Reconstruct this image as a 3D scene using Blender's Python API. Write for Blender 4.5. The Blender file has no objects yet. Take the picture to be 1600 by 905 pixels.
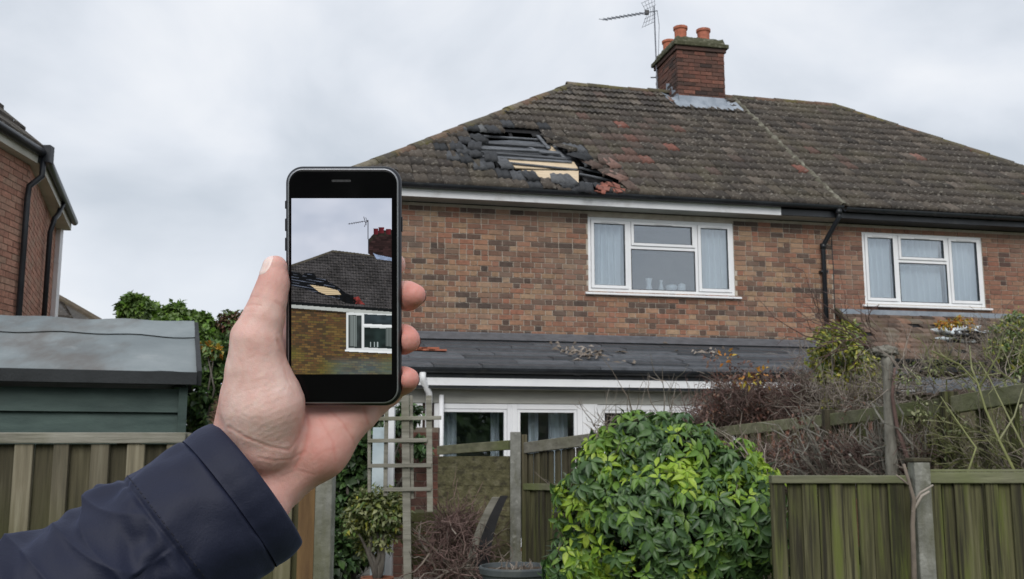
import bpy, bmesh, math, random
import numpy as np
from mathutils import Vector, Matrix
R = math.radians
SC = bpy.context.scene
COL = SC.collection
rng = random.Random(7)
nr = np.random.RandomState(11)

# ------------------------------------------------------------------ camera
F = 1600.0                                  # focal length in photo pixels (photo 1600 x 905)
PITCH = math.atan(247.5 / F)
EYE = 1.6
cd = bpy.data.cameras.new('camera'); cam = bpy.data.objects.new('camera', cd); COL.objects.link(cam)
cam.location = (0, 0, EYE); cam.rotation_euler = (math.pi/2 + PITCH, 0, 0)
cd.sensor_width = 36; cd.lens = 36; cd.clip_start = 0.02; cd.clip_end = 3000
cd.dof.use_dof = True; cd.dof.focus_distance = 0.60; cd.dof.aperture_fstop = 60
SC.camera = cam

# ------------------------------------------------------------------ sky and sun
SC.view_settings.view_transform = 'Standard'; SC.view_settings.look = 'None'
SC.view_settings.exposure = 0.30; SC.view_settings.gamma = 1.0
SUN_EL, SUN_AZ = R(36), R(186)              # soft light from behind the camera, high
w = bpy.data.worlds.new('World'); SC.world = w; w.use_nodes = True
nt = w.node_tree; nt.nodes.clear()
def nn(t, kind, **kw):
    n = t.nodes.new(kind)
    for k, v in kw.items(): setattr(n, k, v)
    return n
out = nn(nt, 'ShaderNodeOutputWorld')
sky = nn(nt, 'ShaderNodeTexSky', sky_type='NISHITA', sun_disc=False, sun_elevation=SUN_EL, sun_rotation=SUN_AZ)
b1 = nn(nt, 'ShaderNodeBackground'); b1.inputs[1].default_value = 0.08
nt.links.new(sky.outputs[0], b1.inputs[0])
tc = nn(nt, 'ShaderNodeTexCoord'); mp = nn(nt, 'ShaderNodeMapping')
mp.inputs['Scale'].default_value = (1.0, 1.0, 1.5); mp.inputs['Location'].default_value = (0.35, 0.1, 0.62)
nt.links.new(tc.outputs['Generated'], mp.inputs[0])
n1 = nn(nt, 'ShaderNodeTexNoise'); n1.inputs['Scale'].default_value = 3.4; n1.inputs['Detail'].default_value = 6
n1.inputs['Roughness'].default_value = 0.48; n1.inputs['Distortion'].default_value = 0.35
nt.links.new(mp.outputs[0], n1.inputs[0])
cr = nn(nt, 'ShaderNodeValToRGB')
cr.color_ramp.elements[0].position = 0.36; cr.color_ramp.elements[0].color = (0.50, 0.545, 0.605, 1)
cr.color_ramp.elements[1].position = 0.62; cr.color_ramp.elements[1].color = (0.745, 0.765, 0.80, 1)
e = cr.color_ramp.elements.new(0.5); e.color = (0.64, 0.675, 0.73, 1)
nt.links.new(n1.outputs['Fac'], cr.inputs[0])
b2 = nn(nt, 'ShaderNodeBackground'); b2.inputs[1].default_value = 1.0
nt.links.new(cr.outputs[0], b2.inputs[0])
mx = nn(nt, 'ShaderNodeMixShader'); mx.inputs[0].default_value = 0.95
nt.links.new(b1.outputs[0], mx.inputs[1]); nt.links.new(b2.outputs[0], mx.inputs[2])
nt.links.new(mx.outputs[0], out.inputs[0])
sd = bpy.data.lights.new('sun', 'SUN'); sd.energy = 1.5; sd.angle = R(35); sd.color = (1, 0.97, 0.93)
sun = bpy.data.objects.new('sun', sd); COL.objects.link(sun)
dv = Vector((math.sin(SUN_AZ)*math.cos(SUN_EL), math.cos(SUN_AZ)*math.cos(SUN_EL), math.sin(SUN_EL)))
sun.rotation_euler = (-dv).to_track_quat('-Z', 'Y').to_euler(); sun.location = (0, -5, 20)

# ------------------------------------------------------------------ helpers
def ray(px, py):
    x = (px-800)/F; u = (452.5-py)/F
    return Vector((x, math.cos(PITCH)-u*math.sin(PITCH), math.sin(PITCH)+u*math.cos(PITCH)))
def at(px, py, Y):                           # point on that sight line at world depth Y
    r = ray(px, py); t = Y/r.y
    return Vector((r.x*t, Y, EYE+r.z*t))
def cp(px, py, d):                           # point at distance d along the camera axis
    return Vector((0, 0, EYE)) + ray(px, py)*d
def proj(p):
    X, Y, Z = p[0], p[1], p[2]-EYE
    d = Y*math.cos(PITCH)+Z*math.sin(PITCH); u = -Y*math.sin(PITCH)+Z*math.cos(PITCH)
    if d < .01: return (-9999, -9999, d)
    return (800+F*X/d, 452.5-F*u/d, d)

def new_obj(name, data, parent=None, loc=None, rot=None, scale=None, label=None):
    o = bpy.data.objects.new(name, data); COL.objects.link(o)
    if label: o['label'] = label
    if parent is not None: o.parent = parent
    if loc is not None: o.location = loc
    if rot is not None: o.rotation_euler = rot
    if scale is not None: o.scale = scale
    return o
def tag(o, label, cat, group=None):
    o['label'] = label; o['category'] = cat
    if group: o['group'] = group
    return o
def thing(name, label, cat, loc=(0, 0, 0), rz=0.0, group=None):
    o = new_obj(name, None, None, loc, (0, 0, rz)); o.empty_display_size = .2
    return tag(o, label, cat, group)

class MB:
    def __init__(s): s.v = []; s.f = []
    def add(s, vs, fs):
        k = len(s.v); s.v += [tuple(p) for p in vs]; s.f += [tuple(i+k for i in f) for f in fs]; return s
    def box(s, x0, x1, y0, y1, z0, z1):
        return s.add([(x0,y0,z0),(x1,y0,z0),(x1,y1,z0),(x0,y1,z0),(x0,y0,z1),(x1,y0,z1),(x1,y1,z1),(x0,y1,z1)],
                     [(0,3,2,1),(4,5,6,7),(0,1,5,4),(1,2,6,5),(2,3,7,6),(3,0,4,7)])
    def beam(s, a, b, wx, wz, up=(0, 0, 1)):   # square bar from a to b
        a = Vector(a); b = Vector(b); d = (b-a).normalized(); up = Vector(up)
        sx = d.cross(up)
        if sx.length < 1e-4: sx = d.cross(Vector((1, 0, 0)))
        sx.normalize(); sz = sx.cross(d).normalized()
        vs = []
        for p in (a, b):
            for i, j in ((-1,-1),(1,-1),(1,1),(-1,1)): vs.append(p + sx*(i*wx/2) + sz*(j*wz/2))
        return s.add(vs, [(0,1,2,3),(7,6,5,4),(0,4,5,1),(1,5,6,2),(2,6,7,3),(3,7,4,0)])
    def tube(s, pts, rad, n=8, cap=True):
        pts = [Vector(p) for p in pts]; m = len(pts)
        if not hasattr(rad, '__len__'): rad = [rad]*m
        vs = []; fs = []; last = None
        for i, p in enumerate(pts):
            d = (pts[min(i+1, m-1)]-pts[max(i-1, 0)])
            if d.length < 1e-9: d = Vector((0, 0, 1))
            d.normalize()
            if last is None:
                a = d.cross(Vector((0.13, 0.27, 1)));
                if a.length < 1e-3: a = d.cross(Vector((1, 0, 0)))
            else:
                a = last - d*last.dot(d)
            a.normalize(); last = a; b = d.cross(a)
            for k in range(n):
                t = 2*math.pi*k/n
                vs.append(p + (a*math.cos(t)+b*math.sin(t))*rad[i])
        for i in range(m-1):
            for k in range(n):
                fs.append((i*n+k, i*n+(k+1) % n, (i+1)*n+(k+1) % n, (i+1)*n+k))
        if cap: fs.append(tuple(range(n-1, -1, -1))); fs.append(tuple((m-1)*n+k for k in range(n)))
        return s.add(vs, fs)
    def lathe(s, prof, c=(0, 0, 0), n=24):
        m = len(prof); vs = []; fs = []
        for r, z in prof:
            for k in range(n):
                t = 2*math.pi*k/n; vs.append((c[0]+r*math.cos(t), c[1]+r*math.sin(t), c[2]+z))
        for i in range(m-1):
            for k in range(n): fs.append((i*n+k, i*n+(k+1) % n, (i+1)*n+(k+1) % n, (i+1)*n+k))
        return s.add(vs, fs)
    def prism(s, poly, ax, d0, d1):            # poly in the two other axes, extruded along axis ax
        n = len(poly)
        def P(a, b, d):
            return (d, a, b) if ax == 'x' else ((a, d, b) if ax == 'y' else (a, b, d))
        vs = [P(a, b, d0) for a, b in poly]+[P(a, b, d1) for a, b in poly]
        return s.add(vs, [tuple(range(n)), tuple(range(2*n-1, n-1, -1))]+[(i, i+n, (i+1) % n+n, (i+1) % n) for i in range(n)])
    def mesh(s, name, m, smooth=False):
        me = bpy.data.meshes.new(name); me.from_pydata(s.v, [], s.f)
        if m is not None: me.materials.append(m)
        if smooth: me.polygons.foreach_set('use_smooth', [True]*len(me.polygons))
        me.update(); return me
    def build(s, name, m, parent=None, loc=None, rot=None, smooth=False, bevel=0, fix=True, kind=None, label=None):
        me = s.mesh(name, m, smooth)
        if fix:
            bm = bmesh.new(); bm.from_mesh(me); bmesh.ops.recalc_face_normals(bm, faces=bm.faces); bm.to_mesh(me); bm.free()
        o = new_obj(name, me, parent, loc, rot)
        if bevel:
            b = o.modifiers.new('bevel', 'BEVEL'); b.width = bevel; b.segments = 2; b.limit_method = 'ANGLE'; b.harden_normals = False
        if kind: o['kind'] = kind
        if label: o['label'] = label
        return o

def np_mesh(name, V, Fq, m, smooth=False):     # V (n,3), Fq (k,c) all faces the same size
    me = bpy.data.meshes.new(name); V = np.asarray(V, dtype=np.float32); Fq = np.asarray(Fq, dtype=np.int32)
    me.vertices.add(len(V)); me.vertices.foreach_set('co', V.ravel())
    k, c = Fq.shape
    me.loops.add(k*c); me.loops.foreach_set('vertex_index', Fq.ravel())
    me.polygons.add(k); me.polygons.foreach_set('loop_start', np.arange(k, dtype=np.int32)*c)
    me.polygons.foreach_set('loop_total', np.full(k, c, dtype=np.int32))
    if smooth: me.polygons.foreach_set('use_smooth', np.ones(k, dtype=bool))
    me.update(calc_edges=True); me.validate()
    if m is not None: me.materials.append(m)
    return me

# ------------------------------------------------------------------ materials
def M(name, stops, by='noise', scale=5.0, detail=5, rough=0.8, bump=0.2, bscale=None, stretch=(1, 1, 1), val=0.25,
      dirt=None, dirt2=None, metal=0.0, spec=0.4, coord='pos', sub=0.0, interp='LINEAR', transl=0.0, bstretch=None, grain=0.35, zmoss=None, coat=0.0, bdist=0.01):
    m = bpy.data.materials.new(name); m.use_nodes = True; t = m.node_tree; t.nodes.clear(); L = t.links.new
    o = nn(t, 'ShaderNodeOutputMaterial'); p = nn(t, 'ShaderNodeBsdfPrincipled'); L(p.outputs[0], o.inputs[0])
    p.inputs['Roughness'].default_value = rough; p.inputs['Metallic'].default_value = metal
    p.inputs['Specular IOR Level'].default_value = spec
    if coat: p.inputs['Coat Weight'].default_value = coat
    geo = nn(t, 'ShaderNodeNewGeometry'); oi = nn(t, 'ShaderNodeObjectInfo')
    if coord == 'pos': src = geo.outputs['Position']
    else: src = nn(t, 'ShaderNodeTexCoord').outputs['Object']
    ad = nn(t, 'ShaderNodeMath', operation='ADD'); L(geo.outputs['Random Per Island'], ad.inputs[0]); L(oi.outputs['Random'], ad.inputs[1])
    rn = nn(t, 'ShaderNodeMath', operation='FRACT'); L(ad.outputs[0], rn.inputs[0]); rnd = rn.outputs[0]
    def noise(sc, det, st, off=0.0, perobj=True):
        mpn = nn(t, 'ShaderNodeMapping'); L(src, mpn.inputs[0]); mpn.inputs['Scale'].default_value = st
        if perobj:
            ml = nn(t, 'ShaderNodeMath', operation='MULTIPLY'); L(rnd, ml.inputs[0]); ml.inputs[1].default_value = 37.0+off
            cb = nn(t, 'ShaderNodeCombineXYZ'); L(ml.outputs[0], cb.inputs[0]); L(ml.outputs[0], cb.inputs[1]); L(ml.outputs[0], cb.inputs[2])
            L(cb.outputs[0], mpn.inputs['Location'])
        else: mpn.inputs['Location'].default_value = (off, off*1.7, off*.6)
        n = nn(t, 'ShaderNodeTexNoise'); n.inputs['Scale'].default_value = sc; n.inputs['Detail'].default_value = det
        n.inputs['Roughness'].default_value = .6
        L(mpn.outputs[0], n.inputs[0]); return n.outputs['Fac']
    nz = noise(scale, detail, stretch, 0.0, by != 'world')
    rp = nn(t, 'ShaderNodeValToRGB'); rp.color_ramp.interpolation = interp
    els = rp.color_ramp.elements
    for i, (ps, c) in enumerate(stops):
        e = els[i] if i < 2 else els.new(ps)
        e.position = ps; e.color = (c[0], c[1], c[2], 1)
    col = rp.outputs[0]
    if by == 'rand':
        L(rnd, rp.inputs[0])
        mr = nn(t, 'ShaderNodeMapRange'); L(nz, mr.inputs[0]); mr.inputs[1].default_value = .25; mr.inputs[2].default_value = .75
        mr.inputs[3].default_value = 1-grain; mr.inputs[4].default_value = 1+grain
        vm = nn(t, 'ShaderNodeVectorMath', operation='SCALE'); L(col, vm.inputs[0]); L(mr.outputs[0], vm.inputs['Scale']); col = vm.outputs[0]
    else:
        L(nz, rp.inputs[0])
        if val:
            mr = nn(t, 'ShaderNodeMapRange'); L(rnd, mr.inputs[0]); mr.inputs[3].default_value = 1-val; mr.inputs[4].default_value = 1+val
            vm = nn(t, 'ShaderNodeVectorMath', operation='SCALE'); L(col, vm.inputs[0]); L(mr.outputs[0], vm.inputs['Scale']); col = vm.outputs[0]
    for k, dd in enumerate((dirt, dirt2)):
        if dd:                                   # (colour, scale, low, high, amount, stretch)
            n2 = noise(dd[1], 5, dd[5] if len(dd) > 5 else (1, 1, 1), 3.3+k*5, False)
            mr = nn(t, 'ShaderNodeMapRange'); L(n2, mr.inputs[0]); mr.inputs[1].default_value = dd[2]; mr.inputs[2].default_value = dd[3]; mr.inputs[4].default_value = dd[4]
            mi = nn(t, 'ShaderNodeMix', data_type='RGBA'); L(mr.outputs[0], mi.inputs[0]); L(col, mi.inputs[6]); mi.inputs[7].default_value = (*dd[0], 1); col = mi.outputs[2]
    if zmoss:                                    # growth that follows height: (colour, z0 none, z1 full, amount)
        sx = nn(t, 'ShaderNodeSeparateXYZ'); L(geo.outputs['Position'], sx.inputs[0])
        n3 = noise(6, 4, (1, 1, .4), 9.1, False)
        a2 = nn(t, 'ShaderNodeMath', operation='MULTIPLY_ADD'); L(n3, a2.inputs[0]); a2.inputs[1].default_value = .8; L(sx.outputs[2], a2.inputs[2])
        mr = nn(t, 'ShaderNodeMapRange'); L(a2.outputs[0], mr.inputs[0]); mr.inputs[1].default_value = zmoss[1]+.4; mr.inputs[2].default_value = zmoss[2]+.4; mr.inputs[4].default_value = zmoss[3]
        mi = nn(t, 'ShaderNodeMix', data_type='RGBA'); L(mr.outputs[0], mi.inputs[0]); L(col, mi.inputs[6]); mi.inputs[7].default_value = (*zmoss[0], 1); col = mi.outputs[2]
    L(col, p.inputs['Base Color'])
    if bump:
        nb = noise(bscale or scale*4, 6, bstretch or stretch, 1.7)
        bp = nn(t, 'ShaderNodeBump'); bp.inputs['Strength'].default_value = bump; bp.inputs['Distance'].default_value = bdist
        L(nb, bp.inputs['Height']); L(bp.outputs[0], p.inputs['Normal'])
    if sub:
        p.inputs['Subsurface Weight'].default_value = sub; p.inputs['Subsurface Radius'].default_value = (1, .35, .2); p.inputs['Subsurface Scale'].default_value = .004
    if transl:
        tr = nn(t, 'ShaderNodeBsdfTranslucent'); L(col, tr.inputs[0]); ms = nn(t, 'ShaderNodeMixShader'); ms.inputs[0].default_value = transl
        L(p.outputs[0], ms.inputs[1]); L(tr.outputs[0], ms.inputs[2]); L(ms.outputs[0], o.inputs[0])
    return m

m_brick = M('brick_tan', [(0, (.095,.064,.052)), (.10, (.16,.095,.068)), (.3, (.29,.135,.087)), (.46, (.19,.105,.074)), (.60, (.31,.185,.115)), (.76, (.30,.135,.090)), (.92, (.37,.25,.16)), (1, (.14,.085,.066))],
            by='rand', scale=22, rough=.9, bump=.5, bscale=90, grain=.3, dirt=((.22,.17,.135), 1.1, .48, .64, .5), dirt2=((.07,.055,.045), 2.6, .55, .75, .5))
m_brick_dk = M('brick_dark', [(0, (.075,.056,.047)), (.5, (.12,.082,.065)), (1, (.17,.11,.083))], by='rand', scale=22, rough=.9, bump=.5, bscale=90)
m_brick_tn = M('brick_buff', [(0, (.26,.165,.105)), (.5, (.31,.205,.13)), (1, (.27,.155,.10))], by='rand', scale=22, rough=.9, bump=.5, bscale=90)
m_brick2 = M('brick_red', [(0, (.08,.05,.043)), (.15, (.20,.10,.072)), (.4, (.28,.14,.095)), (.6, (.21,.12,.085)), (.8, (.31,.18,.12)), (1, (.25,.11,.075))],
             by='rand', scale=22, rough=.9, bump=.5, bscale=90, grain=.3, dirt=((.27,.2,.155), 1.0, .48, .66, .5))
m_brick_or = M('brick_orange', [(0, (.20,.10,.07)), (.5, (.30,.14,.09)), (1, (.26,.17,.11))], by='rand', scale=20, rough=.9, bump=.4, bscale=80)
m_brick_ch = M('brick_chimney', [(0, (.035,.026,.023)), (.25, (.11,.055,.042)), (.55, (.17,.072,.052)), (.8, (.085,.05,.04)), (1, (.23,.10,.07))],
               by='rand', scale=18, rough=.92, bump=.6, bscale=70, dirt=((.05,.04,.035), 3, .5, .7, .6))
m_brick_n = M('brick_neighbour', [(0, (.34,.17,.12)), (.5, (.48,.24,.17)), (1, (.40,.25,.18))], by='rand', scale=20, rough=.9, bump=.5, bscale=60, dirt=((.18,.12,.09), .9, .5, .7, .5))
m_mortar = M('mortar', [(.3, (.38,.33,.27)), (.7, (.52,.47,.40))], scale=9, rough=.95, bump=.5, bscale=60, val=0)
m_mortar_d = M('mortar_dark', [(.3, (.16,.13,.10)), (.7, (.26,.22,.18))], scale=9, rough=.95, bump=.5, bscale=60, val=0)
m_tile = M('roof_tile', [(0, (.040,.035,.031)), (.25, (.072,.060,.050)), (.5, (.052,.045,.040)), (.72, (.090,.075,.061)), (.9, (.066,.055,.046)), (1, (.13,.108,.09))],
           by='rand', scale=14, rough=.88, bump=.7, bscale=60, grain=.35,
           dirt=((.27,.25,.215), 15, .57, .68, .8), dirt2=((.12,.105,.065), .9, .52, .70, .4))
m_tile_r = M('roof_tile_worn', [(0, (.050,.042,.038)), (.4, (.085,.07,.06)), (.7, (.105,.072,.06)), (.92, (.20,.085,.065)), (1, (.22,.19,.165))],
             by='rand', scale=16, rough=.88, bump=.7, bscale=60, grain=.4, dirt=((.26,.24,.21), 10, .6, .72, .7))
m_slate = M('dark_slate', [(0, (.040,.045,.052)), (.5, (.070,.077,.088)), (1, (.115,.125,.14))], by='rand', scale=9, rough=.5, bump=.4, bscale=40, spec=.5)
m_tile_s = M('broken_roof_tile', [(0, (.018,.020,.023)), (.5, (.045,.048,.054)), (.85, (.085,.09,.098)), (1, (.13,.135,.14))], by='rand', scale=18, rough=.7, bump=.6, bscale=50, grain=.4)
m_terra = M('terracotta', [(0, (.32,.10,.055)), (.5, (.42,.14,.08)), (1, (.36,.13,.09))], by='rand', scale=14, rough=.85, bump=.35, bscale=50, dirt=((.08,.06,.05), 5, .58, .75, .6))
m_ridge = M('ridge_tile', [(0, (.075,.066,.052)), (.5, (.10,.085,.062)), (.85, (.14,.085,.06)), (1, (.17,.15,.11))], by='rand', scale=14, rough=.9, bump=.7, bscale=50,
            dirt=((.13,.115,.03), 2.4, .5, .66, .7), dirt2=((.22,.20,.16), 12, .6, .7, .6))
m_party = M('lichened_mortar', [(.3, (.075,.068,.05)), (.5, (.12,.112,.085)), (.7, (.26,.25,.20))], scale=9, rough=1, bump=.8, bscale=50, val=0)
m_moss = M('moss', [(.3, (.04,.042,.022)), (.55, (.085,.085,.05)), (.72, (.2,.195,.15))], scale=14, rough=1, bump=1, bscale=70, val=0)
m_shard = M('broken_terracotta', [(0, (.16,.06,.045)), (.5, (.28,.10,.07)), (1, (.20,.10,.08))], by='rand', scale=14, rough=.9, bump=.4, bscale=50)
m_felt = M('underlay_felt', [(.3, (.006,.006,.007)), (.7, (.02,.02,.022))], scale=8, rough=.7, bump=.4, val=.2)
m_lath = M('old_lath', [(.3, (.06,.065,.072)), (.7, (.16,.17,.185))], scale=6, stretch=(1, 6, 6), rough=.75, bump=.4, val=.4)
m_plank = M('fresh_plank', [(.3, (.56,.43,.28)), (.7, (.72,.59,.42))], scale=4, stretch=(1, 8, 8), rough=.7, bump=.2, val=.12)
m_white = M('white_upvc', [(.3, (.79,.80,.82)), (.7, (.86,.87,.88))], scale=3, rough=.35, bump=.03, val=0, dirt=((.45,.44,.41), 7, .62, .8, .35))
m_fascia = M('white_fascia', [(.3, (.70,.71,.73)), (.7, (.82,.83,.84))], scale=2, stretch=(1, 1, 6), rough=.45, bump=.05, val=0, dirt=((.28,.25,.21), 3.2, .55, .8, .6))
m_greypaint = M('grey_trim', [(.3, (.30,.30,.27)), (.7, (.42,.42,.38))], scale=2, stretch=(1, 1, 6), rough=.55, bump=.1, val=0)
m_gutter = M('black_gutter', [(.3, (.010,.012,.015)), (.7, (.028,.032,.038))], scale=3, rough=.38, bump=.08, val=0, dirt=((.10,.10,.09), 6, .6, .8, .4))
m_cream = M('cream_soffit', [(.3, (.50,.49,.42)), (.7, (.66,.65,.58))], scale=3, rough=.6, bump=.05, val=0)
m_lead = M('lead_sheet', [(.3, (.20,.235,.28)), (.7, (.36,.40,.45))], scale=5, rough=.55, bump=.5, bscale=9, val=.1, bdist=.03)
m_curtain = M('net_curtain', [(.3, (.80,.82,.84)), (.7, (.90,.91,.92))], scale=3, rough=.9, bump=.1, val=0)
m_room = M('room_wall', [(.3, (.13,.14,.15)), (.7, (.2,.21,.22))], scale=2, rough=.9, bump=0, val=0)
m_ornament = M('white_china', [(.3, (.75,.77,.8)), (.7, (.85,.86,.88))], scale=3, rough=.3, bump=0, val=0)
m_metal = M('aerial_metal', [(.3, (.10,.11,.13)), (.7, (.2,.21,.24))], scale=8, rough=.5, metal=.6, bump=.1, val=0)
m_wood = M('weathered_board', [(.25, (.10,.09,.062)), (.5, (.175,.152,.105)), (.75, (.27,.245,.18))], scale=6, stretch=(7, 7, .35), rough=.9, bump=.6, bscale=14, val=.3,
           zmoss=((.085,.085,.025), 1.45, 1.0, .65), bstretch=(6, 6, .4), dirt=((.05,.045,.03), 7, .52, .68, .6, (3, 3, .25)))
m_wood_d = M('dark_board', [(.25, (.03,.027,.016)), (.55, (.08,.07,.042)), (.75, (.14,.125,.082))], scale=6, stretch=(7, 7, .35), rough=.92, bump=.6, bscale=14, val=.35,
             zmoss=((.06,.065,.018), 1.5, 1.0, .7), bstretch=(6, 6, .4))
m_rail = M('grey_rail', [(.25, (.13,.125,.10)), (.5, (.22,.21,.175)), (.75, (.31,.30,.255))], scale=5, stretch=(.6, 4, 5), rough=.9, bump=.6, bscale=12, val=.2, bstretch=(.5, 6, 6), dirt=((.11,.11,.05), 2.5, .5, .7, .6))
m_green_board = M('green_stained_board', [(.25, (.035,.033,.018)), (.5, (.085,.082,.038)), (.75, (.16,.15,.085))], scale=5, stretch=(8, 8, .3), rough=.93, bump=.6, bscale=14, val=.38, bstretch=(6, 6, .4),
                  dirt=((.12,.145,.03), 3.5, .50, .66, .75, (5, 5, .5)), dirt2=((.022,.019,.014), 11, .48, .60, .8, (4, 4, .13)))
m_slat = M('mossy_slat', [(.25, (.065,.06,.03)), (.5, (.13,.12,.06)), (.75, (.21,.195,.12))], scale=5, stretch=(.5, 3, 5), rough=.93, bump=.8, bscale=10, val=.3, bstretch=(.4, 5, 6), dirt=((.035,.03,.02), 6, .5, .65, .7, (.4, 3, 4)))
m_green_rail = M('green_rail', [(.25, (.10,.10,.065)), (.6, (.19,.19,.12)), (.8, (.27,.26,.19))], scale=5, stretch=(.6, 3, 4), rough=.9, bump=.5, bscale=12, val=.2, dirt=((.12,.15,.04), 2, .45, .65, .6))
m_post = M('concrete_post', [(.3, (.15,.15,.13)), (.7, (.30,.30,.27))], scale=9, rough=.95, bump=.7, bscale=40, val=.1, dirt=((.10,.10,.05), 4, .46, .64, .7, (2, 2, .5)), dirt2=((.42,.42,.38), 14, .6, .7, .6))
m_orange_board = M('stained_post', [(.25, (.09,.05,.025)), (.6, (.20,.12,.05)), (.8, (.28,.18,.08))], scale=4, stretch=(4, 4, .5), rough=.9, bump=.5, val=.2)
m_shed = M('shed_green', [(.3, (.028,.050,.045)), (.7, (.058,.090,.080))], scale=3, stretch=(.5, 3, 5), rough=.7, bump=.3, bscale=14, val=.12, bstretch=(.5, 6, 6), dirt=((.03,.04,.037), 3, .5, .7, .4))
m_shedfelt = M('shed_felt', [(.3, (.15,.175,.185)), (.5, (.20,.23,.24)), (.7, (.26,.29,.30))], scale=1.4, rough=.85, bump=.4, bscale=60, val=.06, dirt=((.115,.10,.09), 1.6, .52, .68, .7, (1.2, .5, 1)), dirt2=((.38,.40,.40), 5, .6, .8, .4))
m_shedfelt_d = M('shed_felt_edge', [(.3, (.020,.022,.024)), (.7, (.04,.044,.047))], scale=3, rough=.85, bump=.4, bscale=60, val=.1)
m_grass = M('grass', [(.3, (.035,.05,.018)), (.7, (.08,.10,.035))], scale=3, rough=1, bump=.8, bscale=20, val=0)
m_paving = M('paving', [(0, (.20,.185,.16)), (.5, (.27,.25,.22)), (1, (.33,.31,.27))], by='rand', scale=9, rough=.95, bump=.4, bscale=60, dirt=((.10,.10,.06), 2, .5, .7, .5))
def leafmat(name, stops, tr=.25, rough=.45, **kw):
    return M(name, stops, by='rand', scale=30, rough=rough, bump=.15, bscale=60, spec=.6, transl=tr, grain=.2, **kw)
m_leaf = leafmat('leaf_green', [(0, (.035,.08,.026)), (.35, (.07,.145,.04)), (.7, (.11,.205,.055)), (1, (.05,.11,.045))])
m_leaf_lime = leafmat('leaf_lime', [(0, (.24,.40,.03)), (.5, (.36,.52,.045)), (1, (.46,.58,.10))], tr=.35)
m_leaf_mid = leafmat('leaf_mid', [(0, (.11,.23,.03)), (.5, (.17,.31,.04)), (1, (.24,.37,.08))], tr=.3)
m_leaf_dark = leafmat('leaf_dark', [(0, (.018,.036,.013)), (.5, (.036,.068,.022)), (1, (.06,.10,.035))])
m_leaf_tree = leafmat('leaf_tree', [(0, (.07,.12,.03)), (.5, (.12,.20,.05)), (1, (.20,.28,.10))])
m_leaf_pale = leafmat('leaf_variegated', [(0, (.10,.13,.045)), (.5, (.20,.23,.09)), (1, (.36,.37,.19))])
m_leaf_yel = leafmat('leaf_yellow', [(0, (.20,.24,.05)), (.5, (.32,.34,.06)), (.85, (.46,.42,.05)), (1, (.20,.25,.08))])
m_leaf_red = leafmat('leaf_red_brown', [(0, (.09,.04,.03)), (.5, (.17,.075,.055)), (1, (.24,.15,.10))])
m_leaf_or = leafmat('leaf_orange', [(0, (.45,.15,.03)), (.5, (.60,.28,.04)), (1, (.5,.42,.06))])
m_twig = M('twig', [(0, (.10,.08,.062)), (.5, (.20,.165,.135)), (1, (.34,.30,.26))], by='rand', scale=9, rough=.95, bump=.3)
m_twig_red = M('twig_red', [(0, (.06,.036,.032)), (.5, (.13,.08,.07)), (1, (.22,.155,.135))], by='rand', scale=9, rough=.95, bump=.3)
m_twig_green = M('twig_mossy', [(0, (.08,.085,.03)), (.5, (.16,.17,.06)), (1, (.26,.26,.15))], by='rand', scale=9, rough=.95, bump=.3)
m_bark = M('bark', [(.3, (.07,.06,.05)), (.7, (.17,.155,.135))], scale=9, stretch=(3, 3, .7), rough=.95, bump=.8, val=0)
m_bark_pale = M('bark_pale', [(.3, (.13,.12,.10)), (.7, (.30,.29,.25))], scale=12, stretch=(2, 2, .6), rough=.95, bump=.8, val=0)
m_tub = M('tub_plastic', [(.3, (.05,.06,.065)), (.7, (.10,.115,.12))], scale=5, rough=.6, bump=.2, val=0, dirt=((.16,.17,.14), 5, .55, .75, .5))
m_soil = M('soil', [(.3, (.03,.022,.016)), (.7, (.09,.065,.045))], scale=20, rough=1, bump=1, bscale=40, val=0)
m_pot = M('clay_pot', [(.3, (.26,.10,.06)), (.7, (.36,.16,.10))], scale=6, rough=.85, bump=.2, val=0, dirt=((.30,.27,.23), 5, .6, .8, .5))
m_bag = M('plastic_sheet', [(.3, (.45,.52,.56)), (.7, (.74,.79,.82))], scale=6, rough=.3, bump=.2, val=0)
m_blackbag = M('black_sheet', [(.3, (.008,.008,.01)), (.7, (.03,.032,.035))], scale=6, rough=.3, bump=.3, val=0)
m_paleblue = M('pale_blue_paint', [(.3, (.38,.47,.51)), (.7, (.55,.63,.66))], scale=5, rough=.6, bump=.2, val=0, dirt=((.2,.2,.17), 4, .5, .7, .5))

def glass(name, refl, tint=(.9, .95, 1.0)):
    m = bpy.data.materials.new(name); m.use_nodes = True; t = m.node_tree; t.nodes.clear(); L = t.links.new
    o = nn(t, 'ShaderNodeOutputMaterial'); g = nn(t, 'ShaderNodeBsdfGlossy'); g.inputs['Roughness'].default_value = .02; g.inputs[0].default_value = (*tint, 1)
    tr = nn(t, 'ShaderNodeBsdfTransparent'); tr.inputs[0].default_value = (.86, .9, .92, 1)
    nz = nn(t, 'ShaderNodeTexNoise'); nz.inputs['Scale'].default_value = 1.3
    bp = nn(t, 'ShaderNodeBump'); bp.inputs['Strength'].default_value = .03; L(nz.outputs[0], bp.inputs['Height']); L(bp.outputs[0], g.inputs['Normal'])
    fr = nn(t, 'ShaderNodeFresnel'); fr.inputs[0].default_value = 1.5
    a = nn(t, 'ShaderNodeMath', operation='ADD'); L(fr.outputs[0], a.inputs[0]); a.inputs[1].default_value = refl
    mi = nn(t, 'ShaderNodeMixShader'); L(a.outputs[0], mi.inputs[0]); L(tr.outputs[0], mi.inputs[1]); L(g.outputs[0], mi.inputs[2]); L(mi.outputs[0], o.inputs[0])
    return m
m_glass = glass('window_glass', .13)
m_glass_low = glass('patio_glass', .06)

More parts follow.
